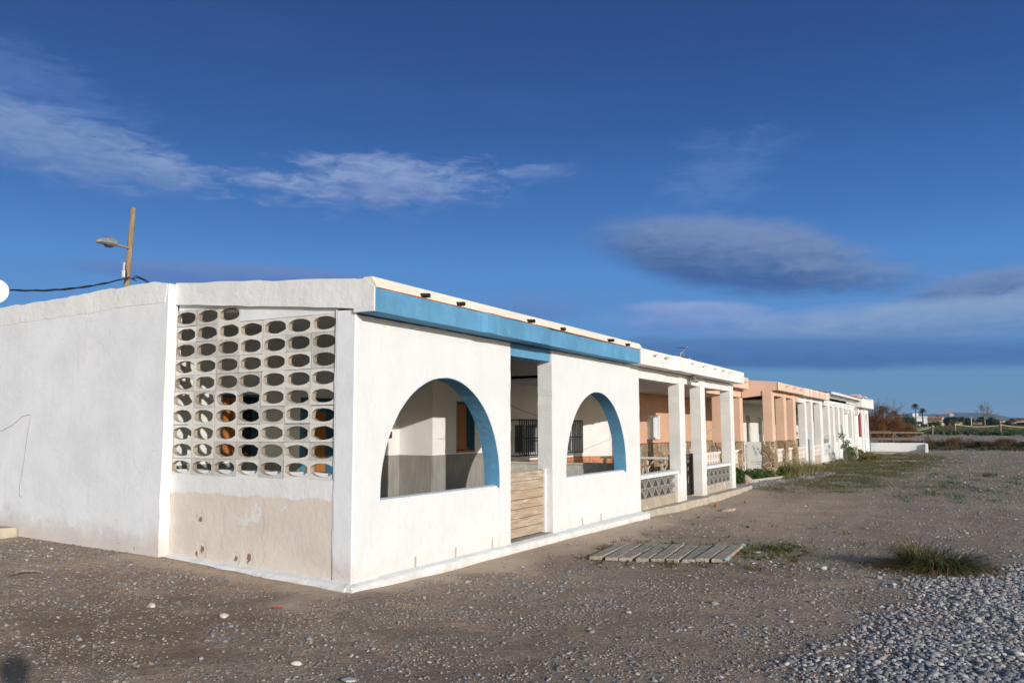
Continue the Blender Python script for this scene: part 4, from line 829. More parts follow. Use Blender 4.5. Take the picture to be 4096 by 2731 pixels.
for (a, b_, nu) in ((21.8, 23.3, 6), (23.84, 25.06, 5)):
    loops(Ch, a, b_, .10, .18, .46, .84, nu, 2, M_pinkwhite); bx('balustrade_coping', M_pinkwhite, Ch, a, b_, .06, .22, .842, .90); bx('balustrade_base', M_rubble, Ch, a, b_, .07, .21, -.1, .458)
for (a, b_, nu) in ((16.45, 18.65, 8), (19.2, 20.94, 7)):
    loops(Ch, a, b_, 1.08, 1.16, .46, .84, nu, 2, M_pinkwhite); bx('balustrade_coping', M_pinkwhite, Ch, a, b_, 1.04, 1.2, .842, .90); bx('balustrade_base', M_rubble, Ch, a, b_, 1.05, 1.19, -.1, .458)
# scribbled board across the side opening
bd = bx('closing_board', simple('board_white', (.70, .70, .675), .6, (.64, .64, .62), 3), Ch, 21.30, 21.325, .13, .97, .0, 1.155)
bx('board_batten', M_shut, Ch, 21.285, 21.299, .93, .97, .0, 1.165)
ink = MB(); ri = random.Random(12)
def scrawl(y0, z0, y1, z1, n, hgt):
    d = Vector((0, y1-y0, z1-z0)); L = d.length; d /= L; nn = Vector((0, -d.z, d.y))
    for i in range(n):
        c = Vector((21.297, y0, z0))+d*(L*(i+.5)/n); w_ = L/n*.38
        pts = [c-d*w_-nn*hgt*.5, c-d*w_*ri.uniform(-.5, 1)+nn*hgt*.5, c+d*w_*ri.uniform(0, 1)-nn*hgt*ri.uniform(-.5, .5), c+d*w_+nn*hgt*.5]
        for a, b_ in zip(pts, pts[1:]):
            if ri.random() < .25: continue
            s_ = (b_-a).normalized().cross(Vector((1, 0, 0)))*.0055; ink.add([a-s_, b_-s_, b_+s_, a+s_], [(0, 1, 2, 3)])
scrawl(.875, 1.07, .875, .12, 24, .06); scrawl(.66, 1.03, .53, .70, 9, .085); scrawl(.52, .98, .38, .74, 7, .06); scrawl(.44, .80, .34, .74, 2, .05)
scrawl(.72, .50, .36, .50, 8, .03); scrawl(.66, .43, .42, .43, 6, .03); scrawl(.67, .26, .58, .12, 4, .10); scrawl(.56, .22, .38, .26, 4, .07); scrawl(.36, .24, .33, .08, 3, .08)
ink.build('handwriting', simple('faded_blue_ink', (.20, .24, .29), .8), bd, fix=False)

# ---- house D : white with streaky pink parapet
Dh = thing('beach_house', 'white house with a streaky pink roof edge and pinkish pierced balustrades, where a person sits', 'house', (29.5, 0, 0))
for (a, b_) in ((27.58, 27.99), (29.12, 29.52), (31.4, 32.08)): bx('column', M_col, Dh, a, b_, 0, .27, -.05, 2.84, bevel=.01)
for (a, b_, z_) in ((26.42, 27.58, 2.60), (27.99, 29.12, 2.68), (29.52, 31.4, 2.68)): bx('lintel', M_front, Dh, a, b_, .03, .3, z_, 2.84)
bx('fascia', M_stripes, Dh, 26.42, 32.7, -.24, .0, 2.842, 3.14); bx('roof_slab', M_roof, Dh, 26.42, 32.7, .0, 9.9, 2.86, 3.12)
bx('porch_ceiling', M_ceil, Dh, 26.42, 36, .3, 3.3, 2.70, 2.74); bx('porch_floor', M_floor, Dh, 26.42, 36, .0, 3.3, -.1, .10)
MB().prism([(26.42, -.05), (36, -.05), (36, 2.75), (26.42, 2.75)], 1, 3.0, 3.2, [[(30.5, .11), (31.25, .11), (31.25, 2.155), (30.5, 2.155)], [(32.87, 1.33), (33.5, 1.33), (33.5, 2.1), (32.87, 2.1)], [(33.85, 1.3), (34.6, 1.3), (34.6, 2.08), (33.85, 2.08)]]).build('porch_back_wall', M_inner, Dh)
bx('house_door', simple('dim_door', (.34, .32, .29), .7), Dh, 30.48, 31.27, 3.25, 3.27, .1, 2.16); bx('window', M_shut, Dh, 32.85, 33.52, 3.14, 3.15, 1.3, 2.12); bx('window', simple('brown_shutter', (.10, .05, .03), .6), Dh, 33.83, 34.62, 3.05, 3.06, 1.28, 2.1)
MB().box(30.5, 30.54, 3.0, 3.24, .1, 2.15).build('door_frame', simple('varnished_frame', (.30, .16, .06), .6), Dh)
for (a, b_, nu) in ((25.66, 27.56, 6), (29.54, 31.38, 5)):
    loops(Dh, a, b_, .06, .14, .46, .83, nu, 2, M_pinkwhite); bx('balustrade_coping', M_pinkwhite, Dh, a, b_, .03, .19, .832, .89); bx('balustrade_base', M_conc, Dh, a, b_, .05, .17, -.05, .458)
bx('porch_gate', M_greymetal, Dh, 28.03, 29.05, .10, .13, .12, 1.15)

# ---- house E/F : pergola canopies, far end pavilion
Eh = thing('beach_house', 'white house with slender columns and a projecting white pergola canopy', 'house', (37, 0, 0))
for (a, b_) in ((33.74, 34.3), (35.27, 35.83), (37.05, 37.62), (38.75, 39.2)): bx('column', M_col, Eh, a, b_, 0, .27, -.05, 2.82, bevel=.01)
bx('lintel', M_front, Eh, 32.72, 39.2, .03, .25, 2.62, 2.88); bx('roof_slab', M_roof, Eh, 32.72, 40.3, .0, 9.9, 2.9, 3.14)
bx('porch_ceiling', M_ceil, Eh, 36.0, 47.0, .4, 3.3, 2.70, 2.74); bx('porch_floor', M_floor, Eh, 36, 47, 0, 3.3, -.1, .10)
bx('porch_back_wall', M_inner, Eh, 36.0, 47.0, 3.0, 3.2, -.05, 2.75)
def pergola(h, x0, x1, nr):
    bx('canopy_beam', M_front, h, x0, x1, -.38, -.30, 3.13, 3.235); bx('canopy_beam', M_front, h, x0, x1, .0, .09, 2.90, 2.99)
    for i in range(nr):
        xx = x0+.05+(x1-x0-.2)*i/(nr-1)
        MB().prism([(.3, 2.995), (.3, 3.10), (-.295, 3.22), (-.295, 3.14), (-.05, 2.995)], 0, xx, xx+.08).build('rafter', M_front, h)
        if i % 1 == 0: bx('rafter_end', M_front, h, xx+.1, xx+.17, -.05, .028, 2.70, 2.78)
pergola(Eh, 32.8, 38.0, 9)
bx('ridge_edge', M_roof, Eh, 32.4, 35.8, .6, 1.2, 3.15, 3.42)
for (a, b_, nu) in ((32.1, 33.93, 8),): loops(Eh, a, b_, .05, .13, .35, .85, nu, 3, M_front); bx('balustrade_coping', M_front, Eh, a, b_, .02, .18, .852, .91); bx('balustrade_base', M_col, Eh, a, b_, .04, .16, -.05, .348)
bx('low_wall', M_front, Eh, 35.78, 37.0, .05, .2, -.05, .95); bx('low_wall', M_front, Eh, 37.57, 38.7, .05, .2, -.05, .9)
Fh = thing('beach_house', 'white house with round columns, a brown-tiled roof edge and a red slatted shutter', 'house', (43.5, 0, 0))
def rcol(h, x, y=.15):
    MB().tube([(x, y, .95), (x, y, 2.35)], .16, 16).build('round_column', M_col, h, smooth=False); MB().tube([(x, y, -.05), (x, y, 1.05), (x, y, 1.08)], .3, 16).build('column_pedestal', M_col, h); bx('capital', M_front, h, x-.22, x+.22, y-.2, y+.2, 2.36, 2.82)
rcol(Fh, 40.6); rcol(Fh, 45.2); bx('column', M_col, Fh, 42.25, 42.9, 0, .85, -.05, 2.82); bx('column', M_col, Fh, 43.35, 43.7, 0, .3, -.05, 2.84)
bx('lintel', M_front, Fh, 39.2, 43.7, .03, .25, 2.60, 2.88)
pergola(Fh, 38.1, 44.2, 9); bx('roof_slab', M_roof, Fh, 40.4, 47.4, .5, 9.9, 2.9, 3.2)
MB().prism([(-.42, 3.24), (-.42, 3.27), (1.4, 3.60), (1.4, 3.3)], 0, 38.2, 44.0).build('tiled_roof', M_terra, Fh)
for (a, b_) in ((39.3, 40.2), (43.75, 44.9)):
    sb = MB()
    for k in range(9): sb.box(a, b_, .3, .38, 1.05+k*.19, 1.13+k*.19)
    for k in range(5): sb.box(a+k*(b_-a)/4-.03, a+k*(b_-a)/4+.03, .3, .38, 1.0, 2.7)
    sb.build('screen_wall', M_pinkwhite, Fh)
rs = MB()
for k in range(22): z_ = 1.06+k*.066; rs.add([(45.95, .02, z_), (47.25, .02, z_), (47.25, .07, z_+.05), (45.95, .07, z_+.05), (45.95, .035, z_), (47.25, .035, z_), (47.25, .085, z_+.05), (45.95, .085, z_+.05)], [(0, 1, 2, 3), (4, 5, 6, 7), (0, 1, 5, 4), (2, 3, 7, 6)])
rs.build('slatted_shutter', M_redslat, Fh, fix=False); bx('low_wall', M_pinkwhite, Fh, 43.7, 46.9, .0, .2, -.05, 1.03); bx('low_wall', M_front, Fh, 38.9, 43.3, .05, .2, -.05, .92); bx('back_board', M_pinkwhite, Fh, 45.9, 47.3, .09, .12, 1.03, 2.7)
En = thing('beach_house', 'far end house of the row, white with an arched niche and capped chimneys', 'house', (49, 0, 0))
nh = [(48.9, 1.0)]+[(49.65+.75*math.cos(math.pi-math.pi*i/12), 1.75+.75*math.sin(math.pi-math.pi*i/12)) for i in range(13)]+[(50.4, 1.0)]
MB().prism([(47.35, -.05), (50.95, -.05), (50.95, 2.84), (47.35, 2.84)], 1, 0, .6, [nh]).build('front_wall', M_front, En, .01)
bx('niche_back', M_col, En, 48.6, 50.7, .6, .7, .9, 2.7); bx('gable_wall', M_front, En, 50.75, 50.95, .41, 9.9, -.05, 2.86); bx('side_wall', M_front, En, 47.35, 47.6, .3, 6, -.05, 2.84)
bx('fascia', plaster('end_fascia', (.80, .76, .71), wavy=.004, dirt_amt=0), En, 44.3, 50.95, -.34, .1, 2.80, 3.30); bx('fascia_lip', M_front, En, 47.3, 51.0, -.38, -.1, 3.301, 3.345)
bx('roof_slab', M_roof, En, 47.4, 50.9, .1, 9.9, 2.9, 3.25)
for xx, z_ in ((44.2, 3.42), (47.4, 3.42), (50.6, 3.36)):
    bx('chimney', M_front, En, xx-.2, xx+.25, -.15, .25, 3.2, z_); bx('chimney_cap', M_pinkwhite, En, xx-.5, xx+.55, -.3, .45, z_+.002, z_+.06)
MB().tube([(48.3, -.05, .2), (48.3, -.05, 2.8)], .04, 8).build('drain_pipe', M_front, En)
# terrace wall and plank rails at the far end
tw = thing('terrace_wall', 'low white wall ending in a stub, running out from the far end of the houses', 'wall', (51.5, -1.6, .1))
MB().prism(wob([(.0, -.05), (.0, .66), (-3.2, .66), (-3.2, -.05)], .4, .005), 0, 51.4, 51.65).build('wall', M_front, tw, .01); bx('end_pier', M_front, tw, 51.1, 51.62, -3.32, -3.2, .0, .62); bx('end_pier', M_front, tw, 50.6, 51.1, -3.32, -3.2, .0, .40)
bx('terrace_slab', M_conc, tw, 46.9, 51.39, -1.6, -.01, -.2, .115)
rf = thing('plank_fence', 'dark weathered fence of two wide horizontal planks above the low white wall', 'fence', (53, -1.5, .3))
for (z0, z1) in ((1.24, 1.35), (.82, .95)): bx('plank', M_wood, rf, 52.98, 53.02, -3.0, .16, z0, z1)
MB().box(52.95, 53.0, -.01, .16, 1.37, 1.41).box(52.95, 53.0, -1.1, .0, 1.37, 1.40).build('plank', M_wood, rf)
for yy in (-3.03, -1.27, .1): bx('post', M_wood, rf, 53.02, 53.07, yy-.02, yy+.03, .0, 1.35)

# ------------------------------------------------------------------ boardwalk, path slabs
bwk = thing('wooden_boardwalk', 'short section of grey wooden boardwalk planks lying overgrown on the earth', 'boardwalk', (4.6, -1.95, -.12))
P0, P1, Q0, Q1 = Vector((3.60, -1.10)), Vector((4.13, -2.86)), Vector((5.05, -.95)), Vector((5.62, -2.72))   # near and far edge
for i in range(9):
    a, b_ = i/9+.008, (i+1)/9-.012; j = R.uniform(-.06, .06)
    c = [P0.lerp(P1, a), P0.lerp(P1, b_), Q0.lerp(Q1, b_), Q0.lerp(Q1, a)]; mid = (c[0]+c[2])/2
    c = [mid+Matrix.Rotation(j*.5, 2) @ (q-mid)*(1+R.uniform(-.03, .03)) for q in c]; zz = float(zg(mid.x, mid.y))+.050+R.uniform(-.014, .010)+(.012 if i > 6 else 0)
    MB().add([(q.x, q.y, zz-.05) for q in c]+[(q.x, q.y, zz+R.uniform(-.006, .006)) for q in c], [(0, 1, 2, 3), (4, 5, 6, 7), (0, 1, 5, 4), (1, 2, 6, 5), (2, 3, 7, 6), (3, 0, 4, 7)]).build('plank', simple('grey_plank', (.42, .36, .29), .9, (.27, .225, .18), 6, .008, 25, stretch=(1, 5, 1)) if i == 0 else bpy.data.materials['grey_plank'], bwk, .006)
rp = MB()
for i in (0, 1): e = P0.lerp(P1, .985) if i == 0 else Q0.lerp(Q1, .985); rp.tube([(e.x-.02, e.y-.005, -.10), (e.x-.015, e.y-.055, -.112)], .017, 7)
rp.build('rope_end', simple('blue_rope', (.22, .5, .55), .7), bwk)
tagp(MB().tube([(5.35, -2.85, -.15), (5.2, -2.95, -.145), (5.25, -3.05, -.15), (5.1, -3.15, -.15)], .008, 6).build('rope_piece', simple('frayed_rope', (.45, .42, .35), .9)), 'frayed pale rope end lying beside the boardwalk', 'rope')
for (x0, y0, x1, y1, w_, lab) in ((37.0, -2.5, 36.8, -5.7, .28, 'weathered plank walkway strip lying on the ground before the far scrub'), (40.9, -1.1, 41.4, -2.7, .5, 'short plank strip beside the agave clump'), (35.4, -1.3, 36.9, -3.5, .35, 'pale plank strip crossing the weeds before the agave clump')):
    s_ = thing('plank_strip', lab, 'boardwalk', ((x0+x1)/2, (y0+y1)/2, .03)); n = 10; d = Vector((x1-x0, y1-y0)); L = d.length; d /= L; nn = Vector((-d.y, d.x))
    for i in range(n):
        a, b_ = Vector((x0, y0))+d*(L*i/n+.01), Vector((x0, y0))+d*(L*(i+1)/n-.02); z_ = float(zg(a.x, a.y))+.04
        c = [a-nn*w_, b_-nn*w_, b_+nn*w_, a+nn*w_]; MB().add_([Vector((q.x, q.y, 0)) for q in c], z_-.04, z_+R.uniform(-.01, .01)).build('plank', M_wood, s_)
kb = thing('planting_kerb', 'low stone edging in front of the succulent bed of the peach house', 'kerb', (22, -.4, 0))
MB().prism(wob([(19.0, .25), (24.7, -.72), (24.7, -.66), (19.05, .31)], .3, .01), 2, -.1, .035).build('edging', M_conc, kb)

# plants along the row
def plant(name, label, cat, loc, group=None): return thing(name, label, cat, (loc[0], loc[1], float(zg(*loc))), group)
t = plant('succulent_bed', 'dark green succulents filling the bed under the scribbled board', 'shrub', (20.3, .45))
C = [(x_, .55-.17*(x_-18.6)+R.uniform(-.1, .1), .12+R.uniform(-.05, .05)) for x_ in np.arange(18.6, 23, .22)]
np_mesh('foliage', *cloud(5200, C, [(.22, .2, R.uniform(.12, .2)) for _ in C], .035, 31), L_succ, t)
t = plant('green_shrub', 'rounded bright green shrub beside the last column of the second house', 'shrub', (18.6, .62))
np_mesh('foliage', *cloud(3800, [(18.2, .75, .22), (18.7, .6, .18), (18.4, .55, .08), (18.95, .5, .1)], [(.3, .25, .3), (.3, .25, .22), (.35, .2, .16), (.25, .2, .16)], .04, 32), L_succ, t)
t = plant('tall_grass_clump', 'tall straw-green grass growing against the peach house balustrade', 'grass', (23.6, -.5))
np_mesh('blades', *join(blades(420, 23.0, -.45, .7, .3, .78, .006, .4, 33, hvar=.6), blades(330, 24.4, -.5, .5, .3, .62, .006, .5, 34, hvar=.6), blades(260, 25.7, -.55, .6, .3, .55, .006, .5, 43, hvar=.7), blades(200, 22.0, -.35, .5, .2, .4, .006, .5, 37, hvar=.6)), L_straw, t)
t = plant('tall_grass_clump', 'browner low grass clump before the pinkish pierced balustrade', 'grass', (28.6, -.6))
np_mesh('blades', *join(blades(220, 27.6, -.6, .9, .4, .32, .006, .7, 35, hvar=.7), blades(120, 29.8, -.7, 1.0, .35, .28, .008, .8, 36, hvar=.7), blades(160, 32.2, -.8, .8, .3, .3, .008, .8, 46, hvar=.7)), L_straw, t)
t = plant('rose_bush', 'straggly rose bush with one red bloom tied to a stake before the white columns', 'bush', (33.4, -.7))
np_mesh('foliage', *cloud(800, [(33.2, -.6, 1.25), (33.4, -.8, .95), (32.8, -.7, .8), (33.8, -.8, .5), (34.6, -.8, .45), (35.4, -.8, .3), (34.1, -.7, .75)], [(.18, .15, .2), (.16, .14, .16), (.2, .15, .12), (.6, .25, .28), (.6, .25, .3), (.5, .25, .2), (.2, .2, .2)], .05, 38), leaf_mat('rose_leaf', (.05, .1, .03), (.11, .17, .06)), t)
st_ = MB(); [st_.tube([(33.4+R.uniform(-.1, .1), -.75, 0), (33.3+dx*.5, -.75, .6), (33.2+dx, -.7, 1.1+R.uniform(-.3, .2))], .014, 5, .006) for dx in (-.5, -.2, 0, .3, .7)]; st_.build('stem', M_bark, t)
MB().tube([(33.5, -.7, 0), (33.1, -.62, 1.75)], .016, 6).build('stake', M_dkmetal, t); MB().tube([(33.8, -.6, 0), (33.6, -.6, 1.5)], .012, 6).build('stake', M_wood, t)
b = bmesh.new(); bmesh.ops.create_icosphere(b, subdivisions=2, radius=.11)
for v in b.verts: v.co *= 1+.25*math.sin(v.co.x*60)*math.sin(v.co.z*50)
[setattr(v, 'co', v.co*.34) for v in b.verts]; me = bpy.data.meshes.new('bloom'); b.to_mesh(me); b.free(); me.materials.append(simple('red_petals', (.55, .02, .02), .6)); o = bpy.data.objects.new('bloom', me); COL.objects.link(o); o.parent = t; o.matrix_parent_inverse = Matrix.Translation(-t.location); o.location = (33.0, -.95, .34)
t = plant('agave_clump', 'spiky olive and brown agave-like clump on the ground before the far white wall', 'plant', (36.2, -1.5))
np_mesh('blades', *join(blades(190, 36.2, -1.45, .38, .36, .66, .026, .85, 39, hvar=.4), blades(90, 36.2, -1.45, .5, .5, .42, .026, 1.3, 40)), L_agave, t)
t = plant('low_shrub', 'low green-grey shrub at the foot of the far end house', 'shrub', (41.5, -.6))
np_mesh('foliage', *cloud(1500, [(40.5, -.5, .2), (42, -.6, .15), (43.5, -.7, .1), (39.6, -.5, .25)], [(.8, .3, .28), (.9, .35, .2), (.9, .4, .12), (.4, .3, .4)], .06, 41), leaf_mat('shrub_leaf', (.07, .12, .045), (.12, .17, .07)), t)
t = plant('rubble_pillar', 'crumbling beige masonry stub among the plants before the round columns', 'rubble', (38.5, -.5)); MB().prism(wob([(38.2, -.05), (38.9, -.05), (38.85, .35), (38.6, .62), (38.35, .5)], .1, .015), 1, -.65, -.35).build('masonry', M_conc, t, .02)
t = plant('grass_sprig', 'small isolated dark green grass sprig on the bare ground at the right', 'grass tuft', (25.2, -6.2)); np_mesh('blades', *blades(160, 25.2, -6.2, .22, .2, .2, .008, .8, 42), L_tuft, t)

# scrub band beyond the yard
sg = np.random.default_rng(5)
SL = [('broad reddish-brown dry bush, first beyond the low white wall', 58.6, -3.7, 1.0, .95), ('dark brown thicket left of the middle of the scrub band', 59.5, -5.1, 1.3, .85), ('low dark scrub between the brown thickets', 60.5, -6.0, 1.1, .55),
      ('dark heap of dry scrub at the centre right of the band', 59.4, -6.9, 1.2, .72), ('reddish low thicket on the gravel bank', 61.5, -7.6, 1.0, .62), ('small brown bush at the far right edge of the scrub band', 58.2, -8.9, .8, .6), ('rusty dry bush behind the plank fence', 61, -.9, 1.6, .7), ('low dark bush behind the white terrace wall', 59.5, -2.1, 1.1, .6)]
for i, (lab, bx_, by_, w_, h_) in enumerate(SL):
    z_ = float(zg(bx_, by_)); t = thing('dry_bush', lab, 'bush', (bx_, by_, z_), 'dry bushes in the scrub band')
    C = [(bx_+sg.uniform(-w_, w_)*.8, by_+sg.uniform(-w_, w_)*.8, z_+h_*sg.uniform(.1, .55)) for _ in range(9)]
    np_mesh('foliage', *cloud(2600, C, [(w_*.35, w_*.35, h_*.42)]*9, .075, 100+i, .35), L_brown if i % 3 != 2 else L_dark, t)
    st_ = MB()
    for k in range(14): a = sg.uniform(0, 6.28); st_.tube([(bx_, by_, z_-.05), (bx_+math.cos(a)*w_*.5, by_+math.sin(a)*w_*.5, z_+h_*.6), (bx_+math.cos(a)*w_*.8, by_+math.sin(a)*w_*.8, z_+h_*sg.uniform(.9, 1.2))], .015, 4, .005)
    st_.build('branches', M_bark, t)
cover('bank_weeds', 30000, (56, 64, -16, 2), lambda x, y: np.clip(fnoise(x, y, 2.2, 82, 3)*1.3+.1, 0, 1), .22, .03, leaf_mat('bank_leaf', (.12, .08, .045), (.09, .11, .05)), 'low brown and green weeds covering the scrub bank', 26, .6)

# rope fence on the bank
rfn = thing('rope_fence', 'beach rope fence with round wooden posts and sagging pale rope, crossing before the green field', 'fence', (85, -3, 1))
posts = [(84.8, .85, 1.80, .75), (85.0, -2.40, 1.88, .95), (85.0, -4.38, 2.05, .95), (85.0, -8.20, 2.35, .98), (85.0, -12.8, 2.3, .9)]
back = [(96.5, .55, 2.02, 1.1), (96.6, -1.5, 2.10, 1.1)]
for (x_, y_, zt, zb) in posts+back: MB().tube([(x_, y_, zb-.3), (x_, y_, zt)], .085, 9).build('post', M_wood, rfn)
def rope(p, q, sag, r=.035): p, q = Vector(p), Vector(q); MB().tube([p.lerp(q, i/14)-Vector((0, 0, sag*4*(i/14)*(1-i/14))) for i in range(15)], r, 6).build('rope', simple('rope', (.6, .56, .44), .9) if 'rope' not in bpy.data.materials else bpy.data.materials['rope'], rfn)
rope((84.8, .85, 1.68), (85, -2.4, 1.74), .38); rope((85, -4.38, 1.92), (85, -8.2, 1.82), .17); rope((85, -8.2, 1.88), (85, -12.8, 1.75), .22)
rope((96.5, .55, 1.9), (96.6, -1.5, 1.75), .3, .03); rope((96.6, -1.5, 2.0), (85.0, -2.4, 1.72), .18, .03); rope((84.8, .85, 1.7), (85.5, 2.2, 1.5), .2); rope((96.5, .55, 1.95), (97.5, 3, 1.9), .2, .03)
for (x_, y_, z_) in ((85, -2.45, 1.74), (85, -4.42, 1.9), (85, -8.25, 1.85)): MB().tube([(x_, y_, z_-.05), (x_, y_-.1, z_+.05)], .06, 7).build('knot', bpy.data.materials['rope'], rfn)

# tamarisks (rusty, half bare)
def bare(mb, p, d, L, r, n, g, spread=.5, up=.15):
    q = p+d*L; mid = p.lerp(q, .5)+Vector((g.gauss(0, .05), g.gauss(0, .05), g.gauss(0, .03)))*L
    mb.tube([p, mid, q], r, 5 if r > .03 else 4, r*.62, cap=False)
    if n == 0: return
    for k in range(3 if n > 1 else 3):
        dd = (d+Vector((g.gauss(0, spread), g.gauss(0, spread), g.gauss(0, spread)+up))).normalized(); bare(mb, q if k < 2 else mid, dd, L*g.uniform(.62, .82), r*.6, n-1, g, spread, up)
def tam(lab, x_, y_, w_, h_, n, seed, bareup):
    z_ = float(zg(x_, y_)); g = random.Random(seed); t = thing('tamarisk_bush', lab, 'bush', (x_, y_, z_), 'rusty tamarisks behind the end house')
    C = []; Rr = []
    for k in range(14): C.append((x_+g.uniform(-.7, .7)*w_, y_+g.uniform(-.75, .75)*w_, z_+h_*g.uniform(.1, .72))); Rr.append((w_*g.uniform(.28, .42), w_*g.uniform(.28, .42), h_*g.uniform(.18, .3)))
    np_mesh('foliage', *cloud(n, C, Rr, .075, seed, .3, .2), L_rust, t)
    mb = MB()
    for k in range(5): bare(mb, Vector((x_+g.uniform(-.2, .2)*w_, y_+g.uniform(-.4, .4)*w_, z_)), Vector((g.gauss(0, .3), g.gauss(0, .3), 1)).normalized(), h_*bareup, .075, 5, g, .42)
    mb.build('branches', M_tamtwig, t)
tam('rusty tamarisk nearest the end house, with tall bare branching above', 72.8, 1.55, 1.3, 2.5, 11000, 51, .5)
tam('rusty tamarisk in the middle of the group behind the plank fence', 73.4, .45, 1.2, 2.2, 10000, 52, .28)
tam('lower brown tamarisk at the right end of the group', 78.5, -.45, 1.0, 1.5, 5500, 53, .26)

# palms
def palm(lab, x_, y_, ztop, r, trunk_r, nf, seed, droop=.55, skirt=False, z0=None):
    g = random.Random(seed); z_ = float(zg(x_, y_)) if z0 is None else z0; t = thing('palm_tree', lab, 'palm tree', (x_, y_, z_), 'palm trees in the distance')
    cz = ztop-r*.55; MB().tube([(x_, y_, z_-.3), (x_+g.uniform(-.1, .1)*r, y_, (z_+cz)/2), (x_, y_, cz)], trunk_r*1.15, 8, trunk_r).build('trunk', M_bark, t)
    V = []; Fs = []
    for k in range(nf):
        a = g.uniform(0, 6.283); e = g.uniform(-.55, 1.25); L = r*g.uniform(.85, 1.1); d = Vector((math.cos(a)*math.cos(e), math.sin(a)*math.cos(e), math.sin(e))); side = Vector((-math.sin(a), math.cos(a), 0)); pts = []
        for i in range(6): q = i/5; pts.append(Vector((x_, y_, cz))+d*L*q-Vector((0, 0, droop*L*q*q)))
        for i in range(1, 6):
            w_ = L*.24*math.sin(math.pi*(.15+.8*i/5)); p = pts[i-1].lerp(pts[i], .5); st = (pts[i]-pts[i-1])
            for s_ in (-1, 1):
                for h_ in (0, .5):
                    b0 = pts[i-1]+st*h_; tip = b0+side*s_*w_+st*.9-Vector((0, 0, w_*.35)); n0 = len(V); V += [b0, b0+st*.32, tip]; Fs.append((n0, n0+1, n0+2))
    np_mesh('crown', np.array([tuple(v) for v in V]), np.array(Fs), L_palm, t)
def at_dist(u, v, d):     # point at horizontal distance d along the direction a surveyed bearing gives
    r = F+Rt*((3400+u/3.379-2048)/3309)-Up*((1500+v/3.379-1365.5)/3309); h = math.hypot(r.x, r.y); p = CAM+r/h*d; return p
def PP(lab, u, vt, d, r, tr, nf, seed, **k): p = at_dist(u, vt, d); palm(lab, p.x, p.y, p.z, r, tr, nf, seed, **k)
PP('palm rising just right of the rusty tamarisks beside the end house', 440, 395, 300, 2.9, .3, 70, 61, droop=.5)
PP('squat date palm between the tamarisks and the white villa', 600, 462, 420, 3.4, .35, 70, 62, droop=.6)
PP('tallest fan palm, above the roof of the white villa', 880, 376, 470, 2.6, .25, 70, 63, droop=.45)
PP('shorter fan palm on the right of the tallest one, behind the white villa', 976, 438, 470, 2.6, .32, 70, 64, droop=.45)
PP('small distant palm top showing over the orange-roofed building', 1180, 530, 620, 1.6, .2, 40, 65)
for i, (u, v, r) in enumerate(((1345, 550, 2.2), (1420, 535, 2.6), (1510, 540, 2.4), (1590, 560, 2.4), (1640, 575, 1.8), (1770, 540, 2.6), (1905, 540, 2.4), (1985, 585, 1.9), (2185, 572, 1.9), (2280, 568, 1.9), (2325, 572, 1.8))):
    PP(['bushy palm at the left of the palm grove by the crane', 'tall palm second in the grove right of the crane', 'palm at the centre of the grove', 'palm at the right of the grove', 'small palm by the concrete pole', 'broad palm left of the bare tree', 'palm just right of the bare tree trunk', 'low palm further right of the bare tree', 'palm over the distant roofs at the right', 'palm second from the right edge', 'palm at the right edge of the view'][i], u, v, 330+i*7, r, .28, 55, 70+i, droop=.6)
# evergreen masses
def mass(lab, u0, u1, vt, d, seed, L=L_dark, n=4200, dep=3., leaf=.3, cat='tree', nm='dense_tree', vb=690):
    a, b_ = at_dist(u0, vt, d), at_dist(u1, vt, d); z_ = float(zg(a.x, a.y)); g = random.Random(seed); h_ = a.z-z_; w_ = (b_-a).length; k = max(4, int(w_/h_*4)); mid = a.lerp(b_, .5)
    t = thing(nm, lab, cat, (mid.x, mid.y, z_), 'distant trees'); C = []; Rr = []
    for i in range(k*2): q = (i/2+.5)/k; p = a.lerp(b_, q); rr = h_*g.uniform(.28, .42); C.append((p.x+g.uniform(-dep, dep)*.4, p.y, z_+h_*(g.uniform(.3, .42) if i % 2 else g.uniform(.5, .66)))); Rr.append((rr, w_/k*g.uniform(.5, .9), rr))
    np_mesh('crown', *cloud(n, C, Rr, leaf, seed, .8, .3), L, t); mt = MB(); [mt.tube([(c[0], c[1], z_-.3), c], .15, 6, .08) for c in C[::3]]; mt.build('trunk', M_bark, t)
mass('dark pine crowns left of the white villa', 640, 850, 522, 420, 81); mass('dark green trees behind the grove, under the crane', 1270, 1420, 560, 345, 82, n=3600); mass('long hedge of dark trees in the palm grove', 1400, 1680, 580, 350, 83, n=5000)
mass('dark trees around the foot of the bare tree', 1700, 1990, 590, 320, 84, n=5000); mass('low dark trees between the bare tree and the right edge', 1980, 2180, 615, 360, 85, n=3000); mass('dark trees at the right edge of the horizon', 2160, 2420, 590, 370, 86, n=4000)
mass('green clipped hedge in front of the orange-roofed building', 1050, 1215, 628, 230, 87, leaf_mat('hedge_leaf', (.05, .10, .03), (.09, .14, .045)), 3600, 1.5, .16, 'hedge', 'hedge')
mass('brown low thicket in front of the white villa', 960, 1110, 660, 170, 88, L_brown, 2500, 1., .12, 'bush', 'dry_thicket'); mass('brownish scrub trees right of the tamarisks', 600, 780, 640, 150, 89, L_rust, 3500, 1., .1, 'bush', 'dry_thicket')
mass('low row of dark trees closing the horizon at far right', 1600, 2450, 640, 420, 90, L_dark, 5000, 3, .3); mass('reddish scrub line left of the villa before the pines', 480, 700, 560, 300, 92, L_rust, 4000, 2., .2, 'bush', 'dry_thicket')
